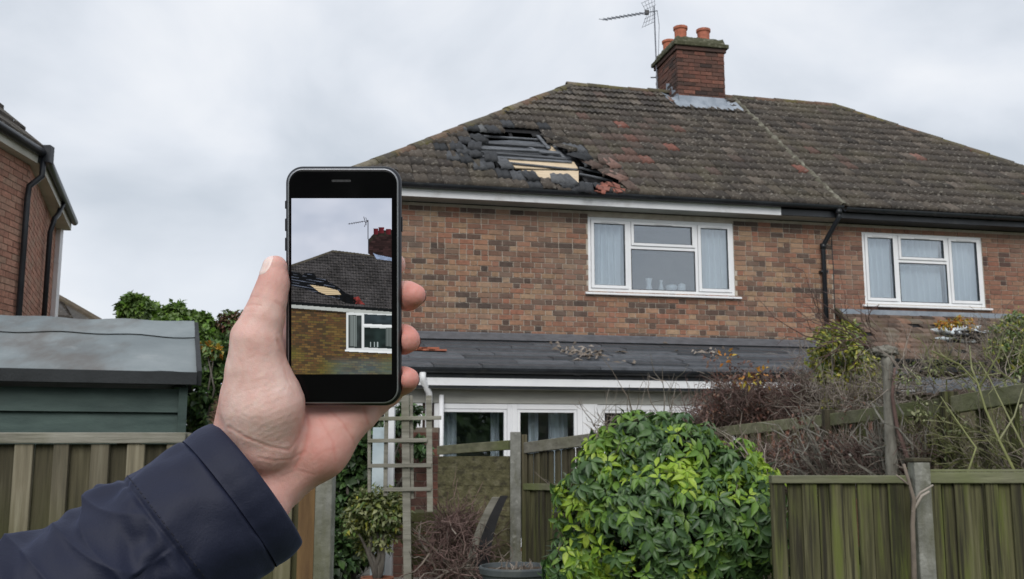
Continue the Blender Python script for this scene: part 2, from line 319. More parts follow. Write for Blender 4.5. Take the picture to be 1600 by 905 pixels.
# ------------------------------------------------------------------ ground
T0 = 0.40                                     # the garden behind steps up to this level
g = MB(); g.add([(-400, -60, 0), (400, -60, 0), (400, 6.3, 0), (-400, 6.3, 0), (400, 6.3, T0), (-400, 6.3, T0), (400, 900, T0), (-400, 900, T0)],
                [(0, 1, 2, 3), (3, 2, 4, 5), (5, 4, 6, 7)])
g.build('ground', m_grass, kind='structure')

# ------------------------------------------------------------------ the pair of houses
HA = R(12.2); HO = (1.872, 14.6)
ca, sa = math.cos(HA), math.sin(HA)
def fac(px, py, yl=0.0):                      # sight line -> (s, z) on the plane at local depth yl
    r = ray(px, py)
    t = (yl-(HO[0]*sa-HO[1]*ca))/(-r[0]*sa+r[1]*ca)
    x, y, z = r[0]*t, r[1]*t, EYE+r[2]*t
    return ((x-HO[0])*ca+(y-HO[1])*sa, z)
def loc2w(s, y, z): return Vector((HO[0]+s*ca-y*sa, HO[1]+s*sa+y*ca, z))
house1 = thing('brick_house', 'brown brick house with a hole in its tiled roof and a chimney on the ridge', 'house', (HO[0], HO[1], 0), HA)
house2 = thing('brick_house', 'red brown brick house to the right of the black downpipe, its roof intact', 'house', (HO[0], HO[1], 0), HA)
SL, SP, SR = -4.1, 3.05, 9.0                  # left corner, party line, right corner
WT = 4.98                                     # wall top
W1 = (-.80, 1.447, 3.81, 4.90); W2 = (3.555, 5.63, 3.76, 4.88)

unit = MB().box(-.5, .5, -.5, .5, -.5, .5).mesh('brick', None)
def unit_mesh(m):
    me = unit.copy(); me.materials.append(m); return me
_um = {}
def brick_obj(parent, m, c, dims, rot=None, name='brick'):
    if m.name not in _um: _um[m.name] = unit_mesh(m)
    return new_obj(name, _um[m.name], parent, c, rot, dims)

def wall_with_hole(mb, s0, s1, z0, z1, hole, y0, y1):
    if hole is None: mb.box(s0, s1, y0, y1, z0, z1); return
    a, b, c, d = hole
    mb.box(s0, a, y0, y1, z0, z1); mb.box(b, s1, y0, y1, z0, z1)
    mb.box(a, b, y0, y1, z0, c)
    if d < z1: mb.box(a, b, y0, y1, d, z1)

def brickwork(wall, s0, s1, z0, z1, holes, m, limit, flem_z, seed, vis, zone=None, side=None):
    r = random.Random(seed); items = []
    rows = int((z1-z0)/.075)
    for j in range(rows):
        zc = z0+.075*(j+.5)
        flem = zc < flem_z
        s = s0 - ((.15375 if flem else .1025) if j % 2 else 0) - (r.random()*.008)
        k = 0
        while s < s1:
            L = .205 if (not flem or k % 2 == 0) else .1025
            if not flem and r.random() < .28: L = .1025
            a = max(s+.005, s0); b = min(s+L-.005, s1)
            s += L; k += 1
            segs = [(a, b)]
            for h in holes:
                if h[2]-.01 < zc < h[3]+.01:
                    ns = []
                    for (p, q) in segs:
                        if q <= h[0] or p >= h[1]: ns.append((p, q)); continue
                        if p < h[0]: ns.append((p, h[0]-.003))
                        if q > h[1]: ns.append((h[1]+.003, q))
                    segs = ns
            for p, q in segs:
                if q-p < .03: continue
                items.append(((p+q)/2, zc, q-p-r.random()*.004, .065-r.random()*.003, -.003-r.random()*.005, r.uniform(-.006, .006)))
    def key(it):
        x, y, d = proj(loc2w(it[0], 0, it[1]))
        return (0 if vis(x, y) else 1, d)
    items.sort(key=key)
    stf = {}
    for i, (s, z, L, H, y, rr) in enumerate(items):
        mm = zone(s, z, r) if zone else m
        if i < limit:
            brick_obj(wall, mm, (s, y+.045, z), (L, .1, H), (0, rr, 0))
        else:
            stf.setdefault(mm.name, (mm, MB()))[1].box(s-L/2, s+L/2, y-.005, y+.06, z-H/2, z+H/2)
    for mm, b_ in stf.values(): b_.build('brickwork', mm, wall, kind='stuff')

wm = MB(); wall_with_hole(wm, SL, SP, 0, WT, W1, 0, .12)
wm.box(SL, SL+.12, .12, 6.8, 0, WT); wm.box(SL, SP, 6.8, 6.92, 0, WT); wm.box(SP-.12, SP, .12, 6.8, 0, WT)
wall1 = wm.build('wall', m_mortar, house1)
wm = MB(); wall_with_hole(wm, SP, SR, 0, WT, W2, 0, .12)
wm.box(SR-.12, SR, .12, 6.8, 0, WT); wm.box(SP, SR, 6.8, 6.92, 0, WT)
wall2 = wm.build('wall', m_mortar, house2)
def vis1(x, y): return 668 < x < 1600 and 300 < y < 545
def zone1(s, z, r):
    if z < 3.17 and s < 2.4 and r.random() < .75: return m_brick_or
    if 2.0 < s < 2.7 and z < 3.8 and r.random() < .45: return m_brick_or
    row = int(round((z-3.0)/.075)); q = math.sin(row*12.9898)*43758.5453; q -= math.floor(q)
    c = math.sin(s*1.35+row*2.4+q*5)
    if q < .34 and c > .25 and r.random() < .75: return m_brick_dk
    if q > .62 and c > .1 and r.random() < .5: return m_brick_tn
    if r.random() < .04: return m_brick_dk
    return m_brick
brickwork(wall1, SL, SP, 2.99, WT, [W1], m_brick, 300, 4.3, 3, vis1, zone1)
def vis2(x, y): return x < 1600 and 300 < y < 500
brickwork(wall2, SP, SR, 3.44, WT, [W2], m_brick2, 300, 0, 5, vis2)
# left flank brick courses (seen from a step to the side)
fb = MB(); r_ = random.Random(2)
for j in range(26):
    y = .02+(.11 if j % 2 else 0)
    while y < 6.7:
        fb.box(SL-.008, SL+.05, y, y+.215, 3.0+.075*j, 3.065+.075*j); y += .225
fb.build('brickwork', m_brick, wall1, kind='stuff')

# windows --------------------------------------------------------
def bar_frame(mb, s0, s1, z0, z1, wd, y0, y1):
    mb.box(s0, s0+wd, y0, y1, z0, z1); mb.box(s1-wd, s1, y0, y1, z0, z1)
    mb.box(s0+wd, s1-wd, y0, y1, z0, z0+wd); mb.box(s0+wd, s1-wd, y0, y1, z1-wd, z1)
def curtain_mesh(s0, s1, z0, z1, y, n=80, amp=.030, seed=0, waves=7):
    r = random.Random(seed); V = []; Fq = []; ph = r.random()*6
    nz_ = 6
    for j in range(nz_+1):
        t = j/nz_
        for i in range(n+1):
            u = i/n
            V.append((s0+(s1-s0)*u, y+amp*math.sin(u*waves*6.28+ph+.8*math.sin(u*9+t*1.5))+.008*math.sin(u*31+ph), z0+(z1-z0)*t))
    for j in range(nz_):
        for i in range(n): a = j*(n+1)+i; Fq.append((a, a+1, a+n+2, a+n+1))
    return V, Fq
def window(parent, W, sa_, sb_, zt, curtains, label=None):
    s0, s1, z0, z1 = W; y0, y1 = .012, .075
    fm = MB(); t = .045
    bar_frame(fm, s0, s1, z0, z1, t, y0, y1)
    fm.box(sa_-t/2, sa_+t/2, y0, y1, z0+t, z1-t); fm.box(sb_-t/2, sb_+t/2, y0, y1, z0+t, z1-t)
    fm.box(sa_+t/2, sb_-t/2, y0, y1, zt-t/2, zt+t/2)
    fr = fm.build('window', m_white, parent, bevel=.004)
    def sash(a, b, c, d, q=.045, yy=-.006):
        mb = MB(); bar_frame(mb, a+.004, b-.004, c+.004, d-.004, q, yy, y0+.03); mb.build('sash', m_white, fr, bevel=.005)
        p = MB(); p.box(a+q, b-q, y0+.012, y0+.016, c+q, d-q); p.build('pane', m_glass, fr)
        gk = MB(); bar_frame(gk, a+.002+q, b-.002-q, c+.002+q, d-.002-q, .006, yy+.004, y0+.012); gk.build('gasket', m_gutter, fr)
        v = MB(); mid = (a+b)/2; wv = min(.26, (b-a)*.5); v.box(mid-wv/2, mid+wv/2, yy-.012, yy-.0005, d-.036, d-.018); v.build('trickle_vent', m_fascia, fr)
    sash(s0+t, sa_-t/2, z0+t, z1-t); sash(sb_+t/2, s1-t, z0+t, z1-t)
    sash(sa_+t/2, sb_-t/2, zt+t/2, z1-t, .04)
    p = MB(); p.box(sa_+t/2, sb_-t/2, y0+.012, y0+.016, z0+t, zt-t/2); p.build('pane', m_glass, fr)
    gk = MB(); bar_frame(gk, sa_+t/2+.001, sb_-t/2-.001, z0+t+.001, zt-t/2-.001, .008, y0-.001, y0+.012); gk.build('gasket', m_gutter, fr)
    sm = MB(); sm.prism([(-.07, z0-.052), (-.07, z0-.026), (.03, z0-.003), (.03, z0-.052)], 'x', s0-.055, s1+.075); sm.build('sill', m_white, fr, bevel=.004)
    for i, (a, b, c, d, y) in enumerate(curtains):
        V, Fq = curtain_mesh(a, b, c, d, y, seed=i+3, waves=max(3, (b-a)*9))
        new_obj('curtain', np_mesh('curtain', V, Fq, m_curtain, True), fr)
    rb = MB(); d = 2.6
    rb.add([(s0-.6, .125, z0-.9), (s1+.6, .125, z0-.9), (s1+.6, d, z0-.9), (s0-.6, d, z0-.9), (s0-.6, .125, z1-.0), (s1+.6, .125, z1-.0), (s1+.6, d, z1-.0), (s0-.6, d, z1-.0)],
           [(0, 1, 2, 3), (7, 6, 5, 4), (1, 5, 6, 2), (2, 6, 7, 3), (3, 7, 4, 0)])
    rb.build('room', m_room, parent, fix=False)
    return fr
window(wall1, W1, -.17, .86, 4.475, [(W1[0]+.03, -.2, 3.84, 4.86, .17), (.9, W1[1]-.03, 3.84, 4.86, .17)])
window(wall2, W2, 4.15, 5.02, 4.44, [(W2[0]+.03, 4.12, 3.79, 4.85, .17), (4.17, 5.0, 3.79, 4.42, .2), (4.17, 5.0, 4.46, 4.85, .2), (5.04, W2[1]-.03, 3.79, 4.85, .17)])
# soldiers of white china on the inner sill of the first window
ws = MB(); ws.box(W1[0]+.05, W1[1]-.05, .09, .30, 3.815, 3.853); ws.build('inner_sill', m_white, wall1)
orn = [(1012, [(.0, 0), (.032, 0), (.036, .03), (.024, .075), (.03, .11), (.038, .14), (.0, .14)], 'tall white china jug with flared top, leftmost on the sill inside the window', 'jug'),
       (1031, [(.0, 0), (.03, 0), (.022, .05), (.012, .1), (.018, .125), (0, .13)], 'slim white china figure between the jug and the bowl on the window sill', 'figurine'),
       (1047, [(.0, 0), (.03, 0), (.055, .03), (.065, .06), (.05, .075), (0, .078)], 'wide low white china bowl on the sill inside the window', 'bowl'),
       (1063, [(.0, 0), (.035, 0), (.045, .05), (.04, .085), (.015, .1), (0, .105)], 'round white china pot, rightmost on the sill inside the window', 'pot')]
for px, pf, lb, ct in orn:
    s, _ = fac(px, 450, .17); wp = loc2w(s, .115, 3.853)
    o = MB().lathe([(a*1.35, b*1.35) for a, b in pf], n=16).build('ornament', m_ornament, None, wp, smooth=True); tag(o, lb, ct, 'white china on the window sill')

# roof -----------------------------------------------------------
EY, EZ, RY, RZ = -.35, 5.15, 3.4, 8.12
CL, CR = -.10, 5.15                           # ridge ends
EL, ER = -4.45, 9.4                           # eave corners
PH = math.atan2(RZ-EZ, RY-EY); SLOPE = math.hypot(RZ-EZ, RY-EY)
UT = Vector((0, math.cos(PH), math.sin(PH))); UN = Vector((0, -math.sin(PH), math.cos(PH)))
def rp(s, t, n=0.0): return Vector((s, EY, EZ)) + UT*t + UN*n
def roof_px(px, py, n=0.0):                   # sight line -> (s, t) on the roof plane
    r = ray(px, py); rl = Vector((r.x*ca+r.y*sa, -r.x*sa+r.y*ca, r.z))
    ol = Vector((-(HO[0]*ca+HO[1]*sa), (HO[0]*sa-HO[1]*ca), EYE))
    q = rp(0, 0, n); k = (q-ol).dot(UN)/rl.dot(UN); h = ol+rl*k
    return (h.x, (h-q).dot(UT))
def pip(x, y, poly):
    c = False; n = len(poly)
    for i in range(n):
        x1, y1 = poly[i]; x2, y2 = poly[(i+1) % n]
        if (y1 > y) != (y2 > y) and x < (x2-x1)*(y-y1)/(y2-y1)+x1: c = not c
    return c
def left_hip(t): return EL+(CL-EL)*t/SLOPE
def right_hip(t): return ER+(CR-ER)*t/SLOPE
HOLE_PX = [(743,208),(783,203),(834,205),(856,217),(884,231),(900,245),(915,262),(936,262),(955,276),(966,290),(925,295),(900,288),(858,284),(822,270),(770,260),(742,254),(716,241),(728,222)]
HOLE = [roof_px(x, y, .03) for x, y in HOLE_PX]
NR, GA = 16, SLOPE/16.0
TW = .20
prof = []
for k in range(2):
    for x, z in ((0, 0), (.024, .004), (.044, .016), (.064, .016), (.084, .004)): prof.append((x+.10*k, z))
prof.append((TW-.003, 0))
def tile_mesh(name, m):
    V = []; Fq = []
    n = len(prof)
    for (t, h) in ((.37, .012), (0, .058), (0, .012)):
        for x, z in prof: V.append((x, t, z+h if h != .012 or t else z*.6+h))
    for r in range(2):
        for i in range(n-1): a = r*n+i; Fq.append((a, a+n, a+n+1, a+1))
    return np_mesh(name, V, Fq, m)
# tile local axes -> roof axes
RM = Matrix(((1, 0, 0), (0, math.cos(PH), -math.sin(PH)), (0, math.sin(PH), math.cos(PH))))
tm_a = tile_mesh('tile', m_tile); tm_r = tile_mesh('tile', m_tile_r); tm_s = tile_mesh('tile', m_tile_s)
tV = np.array([v.co[:] for v in tm_a.vertices]); tF = [tuple(p.vertices) for p in tm_a.polygons]
def place_tiles(roof, house, s_lo, s_hi, seed, clip, vis):
    r = random.Random(seed); lst = []
    for j in range(NR):
        t = j*GA
        off = 0
        s = s_lo+off
        k0 = math.floor((left_hip(t)-SP)/TW)-1; k1 = math.ceil((right_hip(t)-SP)/TW)+1
        for k in range(k0, k1):
            s = SP+k*TW
            c = s+TW/2
            if c < s_lo or c > s_hi: continue
            if s+TW < left_hip(t)+.02 or s > right_hip(t)-.02: continue
            if j > 11 and 1.72 < c < 2.78 and t > 4.22: continue     # chimney stands here
            cut = s < left_hip(t+.36)+.02 or s+TW > right_hip(t+.36)-.02
            if pip(c, t+.14, HOLE): continue
            # worn, reddish tiles right of the hole and a few elsewhere
            dx, dy = proj(loc2w(*rp(c, t+.1)))[:2]
            near = math.exp(-((dx-985)/70)**2-((dy-235)/60)**2)
            nh = min(math.hypot((c-h[0]), (t+.14-h[1])) for h in HOLE)
            m = 'a'
            if r.random() < .03+.72*near: m = 'r'
            if dx < 960 and nh < .34 and r.random() < .5: m = 's'
            jit = .010 + (.05 if nh < .25 else 0)
            ang = r.gauss(0, .008)+(r.gauss(0, .06) if nh < .20 else 0)
            lst.append((s+r.uniform(-.002, .002), t+r.uniform(-jit, jit*.4), r.uniform(0, .008)+(r.uniform(0, .015) if nh < .2 else 0), ang, m, cut, dx, dy))
    mats = {'a': tm_a, 'r': tm_r, 's': tm_s}; mm = {'a': m_tile, 'r': m_tile_r, 's': m_tile_s}
    lst.sort(key=lambda q: (0 if vis(q[6], q[7]) else 1, t if False else -q[7]))
    stuff = {'a': MB(), 'r': MB(), 's': MB()}
    lhv = Vector((CL-EL, SLOPE)).normalized(); rhv = Vector((CR-ER, SLOPE)).normalized()
    for i, (s, t, n, ang, m, cut, dx, dy) in enumerate(lst):
        rot = RM.to_4x4() @ Matrix.Rotation(ang, 4, 'Z')
        p = rp(s, t, n)
        if cut:
            me = mats[m].copy(); bm = bmesh.new(); bm.from_mesh(me)
            for (hx, hv, sg) in ((EL, lhv, 1), (ER, rhv, -1)):
                co = Vector((hx-s+.03*sg, -t, 0)); no = Vector((hv.y*sg, -hv.x*sg, 0))
                bmesh.ops.bisect_plane(bm, geom=bm.verts[:]+bm.edges[:]+bm.faces[:], plane_co=co, plane_no=no, clear_inner=True)
            if not bm.faces: bm.free(); continue
            bm.to_mesh(me); bm.free()
        else: me = mats[m]
        if i < 300:
            o = new_obj('tile', me, roof); o.matrix_local = Matrix.Translation(p) @ rot
        else:
            M4 = Matrix.Translation(p) @ rot
            stuff[m].add([M4 @ v.co for v in me.vertices], [tuple(q.vertices) for q in me.polygons])
    for k, b in stuff.items():
        if b.f: b.build('tiles', mm[k], roof, kind='stuff', fix=False)

def deck(name, s_lo, s_hi, house, hole):
    V = []; Fq = []; mb = MB(); q = .12
    for j in range(int(SLOPE/q)):
        t = j*q
        a = max(s_lo, left_hip(t+q)); b = min(s_hi, right_hip(t+q))
        if b-a < .1: continue
        n = max(1, int((b-a)/q))
        run = None
        for i in range(n+1):
            s0 = a+(b-a)*i/n; s1 = a+(b-a)*(i+1)/n
            inside = i < n and hole and pip((s0+s1)/2, t+q/2, HOLE)
            if i < n and not inside:
                if run is None: run = s0
            elif run is not None:
                mb.add([rp(run, t, -.02), rp(s0, t, -.02), rp(s0, t+q, -.02), rp(run, t+q, -.02)], [(0, 1, 2, 3)]); run = None
    return mb
d1 = deck('deck', EL, SP, house1, True)
# flank and rear slopes, ridge height RZ, same pitch
EYB = 6.8+.35
d1.add([(EL, EY, EZ-.02), (CL, RY, RZ-.02), (EL, EYB, EZ-.02)], [(0, 1, 2)])
d1.add([(EL, EYB, EZ-.02), (CL, RY, RZ-.02), (SP, RY, RZ-.02), (SP, EYB, EZ-.02)], [(0, 1, 2, 3)])
roof1 = d1.build('roof', m_felt, house1, fix=False)
d2 = deck('deck', SP, ER, house2, False)
d2.add([(ER, EY, EZ-.02), (CR, RY, RZ-.02), (ER, EYB, EZ-.02)], [(0, 2, 1)])
d2.add([(SP, EYB, EZ-.02), (SP, RY, RZ-.02), (CR, RY, RZ-.02), (ER, EYB, EZ-.02)], [(0, 1, 2, 3)])
roof2 = d2.build('roof', m_tile, house2, fix=False)
place_tiles(roof1, house1, -20, SP, 4, 'l', lambda x, y: x < 1600 and not (447 < x < 628 and y > 262))
place_tiles(roof2, house2, SP, 30, 6, 'r', lambda x, y: x < 1610)
# rear and flank tiling as course steps
bt = MB()
for j in range(NR):
    t = j*GA; k = j/NR; k2 = (j+1)/NR
    a0 = Vector((EL, EY, EZ)).lerp(Vector((CL, RY, RZ)), k); a1 = Vector((EL, EYB, EZ)).lerp(Vector((CL, RY, RZ)), k)
    b0 = Vector((EL, EY, EZ)).lerp(Vector((CL, RY, RZ)), k2); b1 = Vector((EL, EYB, EZ)).lerp(Vector((CL, RY, RZ)), k2)
    up = Vector((-.02, 0, .045))
    bt.add([a0+up, a1+up, b1+Vector((-.005, 0, .01)), b0+Vector((-.005, 0, .01))], [(0, 1, 2, 3)]); bt.add([a0, a1, a1+up, a0+up], [(0, 1, 2, 3)])
    c0 = a1; c1 = Vector((SP, EYB, EZ)).lerp(Vector((SP, RY, RZ)), k); e0 = b1; e1 = Vector((SP, EYB, EZ)).lerp(Vector((SP, RY, RZ)), k2); up = Vector((0, .02, .045))
    bt.add([c0+up, c1+up, e1+Vector((0, 0, .01)), e0+Vector((0, 0, .01))], [(0, 1, 2, 3)]); bt.add([c0, c1, c1+up, c0+up], [(0, 1, 2, 3)])
bt.build('rear_tiles', m_tile, roof1, kind='stuff', fix=False)

# inside the hole: rafters, laths, torn felt, fresh planks
rf = MB(); s = EL+.3
while s < SP:
    if s < 2.2 and s > -3.6: rf.beam(rp(s, .2, -.09), rp(s, min(SLOPE-.1, (s-EL)*SLOPE/(CL-EL) if s < CL else 99), -.09), .05, .10, UN)
    s += .42
rf.build('rafter_set', m_felt, roof1)
def on_roof(a, b, w_, h_, n, m, name, dn=0.0):
    p = rp(*roof_px(*a, n), n); q = rp(*roof_px(*b, n), n)+UN*dn
    return MB().beam(p, q, w_, h_, UN).build(name, m, roof1, bevel=.002)
for a, b, ww, n in (((756,213),(862,219),.05,-.02), ((742,222),(860,228),.09,.0), ((735,229),(874,240),.10,.012), ((733,236),(885,247),.07,.02),
                    ((745,232),(842,236),.06,.035), ((726,243),(893,253),.06,.01), ((750,250),(902,264),.045,.02), ((812,224),(900,262),.05,-.03),
                    ((840,212),(858,231),.05,.02), ((905,262),(948,272),.04,-.01), ((905,272),(958,281),.045,-.01), ((915,287),(962,290),.05,.0), ((862,224),(884,250),.05,-.02)):
    on_roof(a, b, ww, .022, n, m_lath, 'lath', dn=rng.uniform(-.02, .02))
for poly, m, n, nm in ((((780,248),(897,253),(903,263),(852,264),(806,262)), m_plank, -.01, 'plank'), (((815,266),(904,267),(904,286),(872,286),(838,277)), m_plank, -.005, 'plank'),
                       (((852,228),(866,226),(874,240),(862,240)), m_plank, -.03, 'plank'), (((905,258),(936,261),(958,278),(948,291),(925,291),(906,275)), m_felt, -.12, 'felt_flap'),
                       (((735,221),(800,219),(866,224),(900,248),(903,262),(820,258),(724,246)), m_slate, -.035, 'felt_flap')):
    q = [rp(*roof_px(*p, n), n) for p in poly]; k = len(q); th = UN*-.018
    MB().add(q+[v+th for v in q], [tuple(range(k)), tuple(range(2*k-1, k-1, -1))]+[(i, (i+1) % k, (i+1) % k+k, i+k) for i in range(k)]).build(nm, m, roof1)
# slipped slates and tiles lying in and round the hole
r_ = random.Random(21)
for (px, py, m, ang, n) in ((770,206,'s',.05,.05), (722,238,'s',.06,.035), (706,246,'s',-.08,.035), (728,252,'s',.1,.035), (712,232,'s',-.05,.035), (748,262,'s',.04,.035), (752,222,'s',.2,.04), (738,232,'s',-.2,.05), (742,243,'s',.15,.04), (765,249,'s',-.1,.04), (790,260,'s',.1,.03),
                            (832,280,'s',.2,.04), (868,283,'s',-.15,.04), (890,287,'s',.15,.04),
                            (870,219,'a',.4,.04), (893,236,'a',.5,.05), (918,252,'s',.6,.05), (930,262,'r',.3,.05), (948,270,'r',-.4,.04), (958,262,'r',.2,.05), (972,283,'r',.5,.05), (940,254,'r',-.2,.05),
                            (985,296,'r',.1,.05), (912,296,'s',-.2,.04), (884,291,'s',.1,.04)):
    s, t = roof_px(px, py, .03)
    o = new_obj('tile', {'a': tm_a, 'r': tm_r, 's': tm_s}[m], roof1, label='slipped tile lying askew' )
    rot = RM.to_4x4() @ Matrix.Rotation(ang, 4, 'Z') @ Matrix.Rotation(r_.uniform(-.06, .05), 4, 'X') @ Matrix.Rotation(r_.uniform(-.06, .06), 4, 'Y')
    o.matrix_local = Matrix.Translation(rp(s-.10, t-.15, n)) @ rot
bk = MB()
for k in range(20):                           # red shards where the terracotta broke
    px, py = r_.choice([(930, 297), (945, 300), (960, 292), (938, 294), (950, 288), (967, 297), (922, 300)])
    s, t = roof_px(px+r_.uniform(-9, 9), py+r_.uniform(-4, 3), .06); c = rp(s, t, r_.uniform(.05, .08)); a = r_.random()*3
    d = Vector((math.cos(a), 0, 0))+UT*math.sin(a); e_ = d.cross(UN)
    q = [c+d*r_.uniform(.03, .10)+UN*r_.uniform(0, .03), c+e_*r_.uniform(.03, .07), c-d*r_.uniform(.03, .09), c-e_*r_.uniform(.03, .07)+UN*.02]
    bk.add(q+[v-UN*.014 for v in q], [(0, 1, 2, 3), (7, 6, 5, 4), (0, 4, 5, 1), (1, 5, 6, 2), (2, 6, 7, 3), (3, 7, 4, 0)])
bk.build('broken_tile_shards', m_shard, roof1, kind='stuff')

def cap_tiles(a, b, roof, m, L=.42, rad=.09, drop=0.04, seed=0, lim=99):
    r = random.Random(seed); a = Vector(a); b = Vector(b); d = b-a; n = max(1, round(d.length/L)); L = d.length/n; d.normalize()
    side = d.cross(Vector((0, 0, 1))).normalized(); up = side.cross(d).normalized()
    for i in range(n):
        mb = MB(); p0 = a+d*(i*L-.02); p1 = a+d*((i+1)*L); V = []
        for (p, rr) in ((p0, rad*1.08), (p1, rad*.95)):
            for k in range(9):
                t = math.pi*(-.05+1.1*k/8); V.append(p+side*math.cos(t)*rr*1.15+up*(math.sin(t)*rr*.85-drop))
            for k in range(8, -1, -1):
                t = math.pi*(-.05+1.1*k/8); V.append(p+side*math.cos(t)*(rr*1.15-.015)+up*(math.sin(t)*(rr*.85-.015)-drop))
        N = 18
        mb.add(V, [tuple(range(N)), tuple(range(2*N-1, N-1, -1))]+[(i2, (i2+1) % N, (i2+1) % N+N, i2+N) for i2 in range(N)])
        mb.build('ridge_tile', m, roof, loc=(0, 0, r.uniform(-.006, .01)))
cap_tiles(rp(EL, 0, .03), rp(CL, SLOPE, .03), roof1, m_ridge, seed=1)
cap_tiles((CL-.05, RY, RZ+.03), (1.80, RY, RZ+.03), roof1, m_ridge, seed=2)
cap_tiles((2.75, RY, RZ+.03), (3.1, RY, RZ+.03), roof1, m_ridge, L=.34, seed=3)
cap_tiles((3.1, RY, RZ+.03), (CR+.05, RY, RZ+.03), roof2, m_ridge, seed=4)
cap_tiles(rp(ER, 0, .03), rp(CR, SLOPE, .03), roof2, m_ridge, seed=5)
# mortar fillet down the party line, with moss
ml = MB(); V = []; Fq = []
for j in range(61):
    t = SLOPE*j/60-.02; wdt = .045+.02*math.sin(j*1.7)+.012*math.sin(j*.6); h = .075+.012*math.sin(j*2.3)
    for sx, n in ((-wdt, .04), (-wdt*.5, h), (wdt*.5, h), (wdt, .04)): V.append(rp(SP+sx*1.0+.01*math.sin(j), t, n))
for j in range(60):
    for i in range(3): a = j*4+i; Fq.append((a, a+1, a+5, a+4))
ml.add(V, Fq).build('mortar_fillet', m_party, roof2, smooth=True)

# eaves: fascia, soffit, gutters -----------------------------------
FS = fac(1221, 341, -.3)[0]
MB().box(EL+.1, FS, -.30, -.275, 4.99, 5.11).build('fascia', m_fascia, house1, bevel=.003)
MB().box(FS, SP, -.30, -.275, 4.995, 5.09).build('fascia', m_gutter, house1, label='black painted stretch of fascia board')
MB().box(SP, ER-.1, -.30, -.275, 4.995, 5.08).build('fascia', m_gutter, house2)
MB().box(EL+.1, SP, -.274, .0, 4.992, 5.005).build('soffit', m_greypaint, house1)
MB().box(SP, ER-.1, -.274, .0, 4.992, 5.005).build('soffit', m_gutter, house2)
MB().box(EL+.1, EL+.125, -.3, 7.1, 4.99, 5.11).build('fascia', m_fascia, house1)
def gutter(s0, s1, y, z, parent, rad=.058, m=None, lean=0.0, n=12):
    mb = MB(); P = []
    for k in range(9): t = math.pi*k/8; P.append((y-math.cos(t)*rad*1.0, z-math.sin(t)*rad))
    for k in range(8, -1, -1): t = math.pi*k/8; P.append((y-math.cos(t)*(rad-.006), z+.001-math.sin(t)*(rad-.006)))
    mb.prism(P, 'x', s0, s1)
    for i in range(int((s1-s0)/1.9)+1):       # joints
        sx = s0+.6+i*1.9
        if sx < s1:
            Q = [(y-math.cos(math.pi*k/8)*(rad+.006), z-math.sin(math.pi*k/8)*(rad+.006)) for k in range(9)]+[(y-math.cos(math.pi*k/8)*(rad+.001), z-math.sin(math.pi*k/8)*(rad+.001)) for k in range(8, -1, -1)]
            mb.prism(Q, 'x', sx, sx+.08)
    return mb.build('gutter', m or m_gutter, parent)
gutter(EL+.05, SP-.01, -.37, 5.155, house1)
gutter(SP+.03, ER-.05, -.37, 5.135, house2)
dpx = fac(1288, 450, -.05)[0]
gx = fac(1311, 338, -.37)[0]
MB().tube([(gx, -.37, 5.10), (gx, -.37, 4.98), (gx-.02, -.33, 4.93), (dpx+.02, -.10, 4.66), (dpx, -.07, 4.60), (dpx, -.07, 2.9)], .036, 10).tube([(gx, -.37, 5.11), (gx, -.37, 5.03)], .05, 10).tube([(dpx, -.07, 4.64), (dpx, -.07, 4.56)], .045, 10).build('downpipe', m_gutter, house1, smooth=True)
for z_ in (4.2, 3.3): MB().box(dpx-.06, dpx+.06, -.09, 0, z_, z_+.03).build('pipe_bracket', m_gutter, house1)
cx = fac(1302, 450)[0]
MB().tube([(cx, -.012, 4.9), (cx+.01, -.014, 4.3), (cx, -.012, 3.7), (cx+.015, -.014, 3.2)], .007, 6).build('cable', m_gutter, house1)

# chimney --------------------------------------------------------
KS0, KS1, KY0, KY1 = 1.80, 2.72, 2.92, 4.02
KT = 8.80
chim = MB().box(KS0+.012, KS1-.012, KY0+.012, KY1-.012, 7.2, KT).build('chimney', m_mortar_d, house1)
r_ = random.Random(9)
def chimney_face(u0, u1, z0, z1, put):
    j = 0; z = z0
    while z < z1-.03:
        u = u0-(.11 if j % 2 else 0)
        while u < u1:
            a = max(u, u0); b = min(u+.215, u1)
            if b-a > .03: put(a, b, z, z+.065)
            u += .225
        z += .075; j += 1
def pf(a, b, c, d):
    if d > 7.55: brick_obj(chim, m_brick_ch, ((a+b)/2, KY0+.03+r_.uniform(-.005, .005), (c+d)/2), (b-a, .07, d-c))
def pl(a, b, c, d):
    if d > 7.75: brick_obj(chim, m_brick_ch, (KS0+.03+r_.uniform(-.005, .005), (a+b)/2, (c+d)/2), (.07, b-a, d-c))
chimney_face(KS0, KS1, 7.3, KT, pf); chimney_face(KY0+.07, KY1, 7.3, KT, pl)
rest = MB(); chimney_face(KY0, KY1, 7.3, KT, lambda a, b, c, d: rest.box(KS1-.05, KS1+.001, a, b, c, d)); chimney_face(KS0, KS1, 7.3, KT, lambda a, b, c, d: rest.box(a, b, KY1-.05, KY1+.001, c, d))
rest.build('brickwork', m_brick_ch, chim, kind='stuff')
MB().box(KS0-.035, KS1+.035, KY0-.035, KY1+.035, KT, KT+.075).build('corbel_course', m_brick_ch, chim, bevel=.008)
MB().box(KS0-.075, KS1+.075, KY0-.075, KY1+.075, KT+.075, KT+.15).build('corbel_course', m_moss, chim, bevel=.01)
cm = MB(); nxx, nyy = 18, 20; V = []; Fq = []      # rough mossy mortar flaunching on top
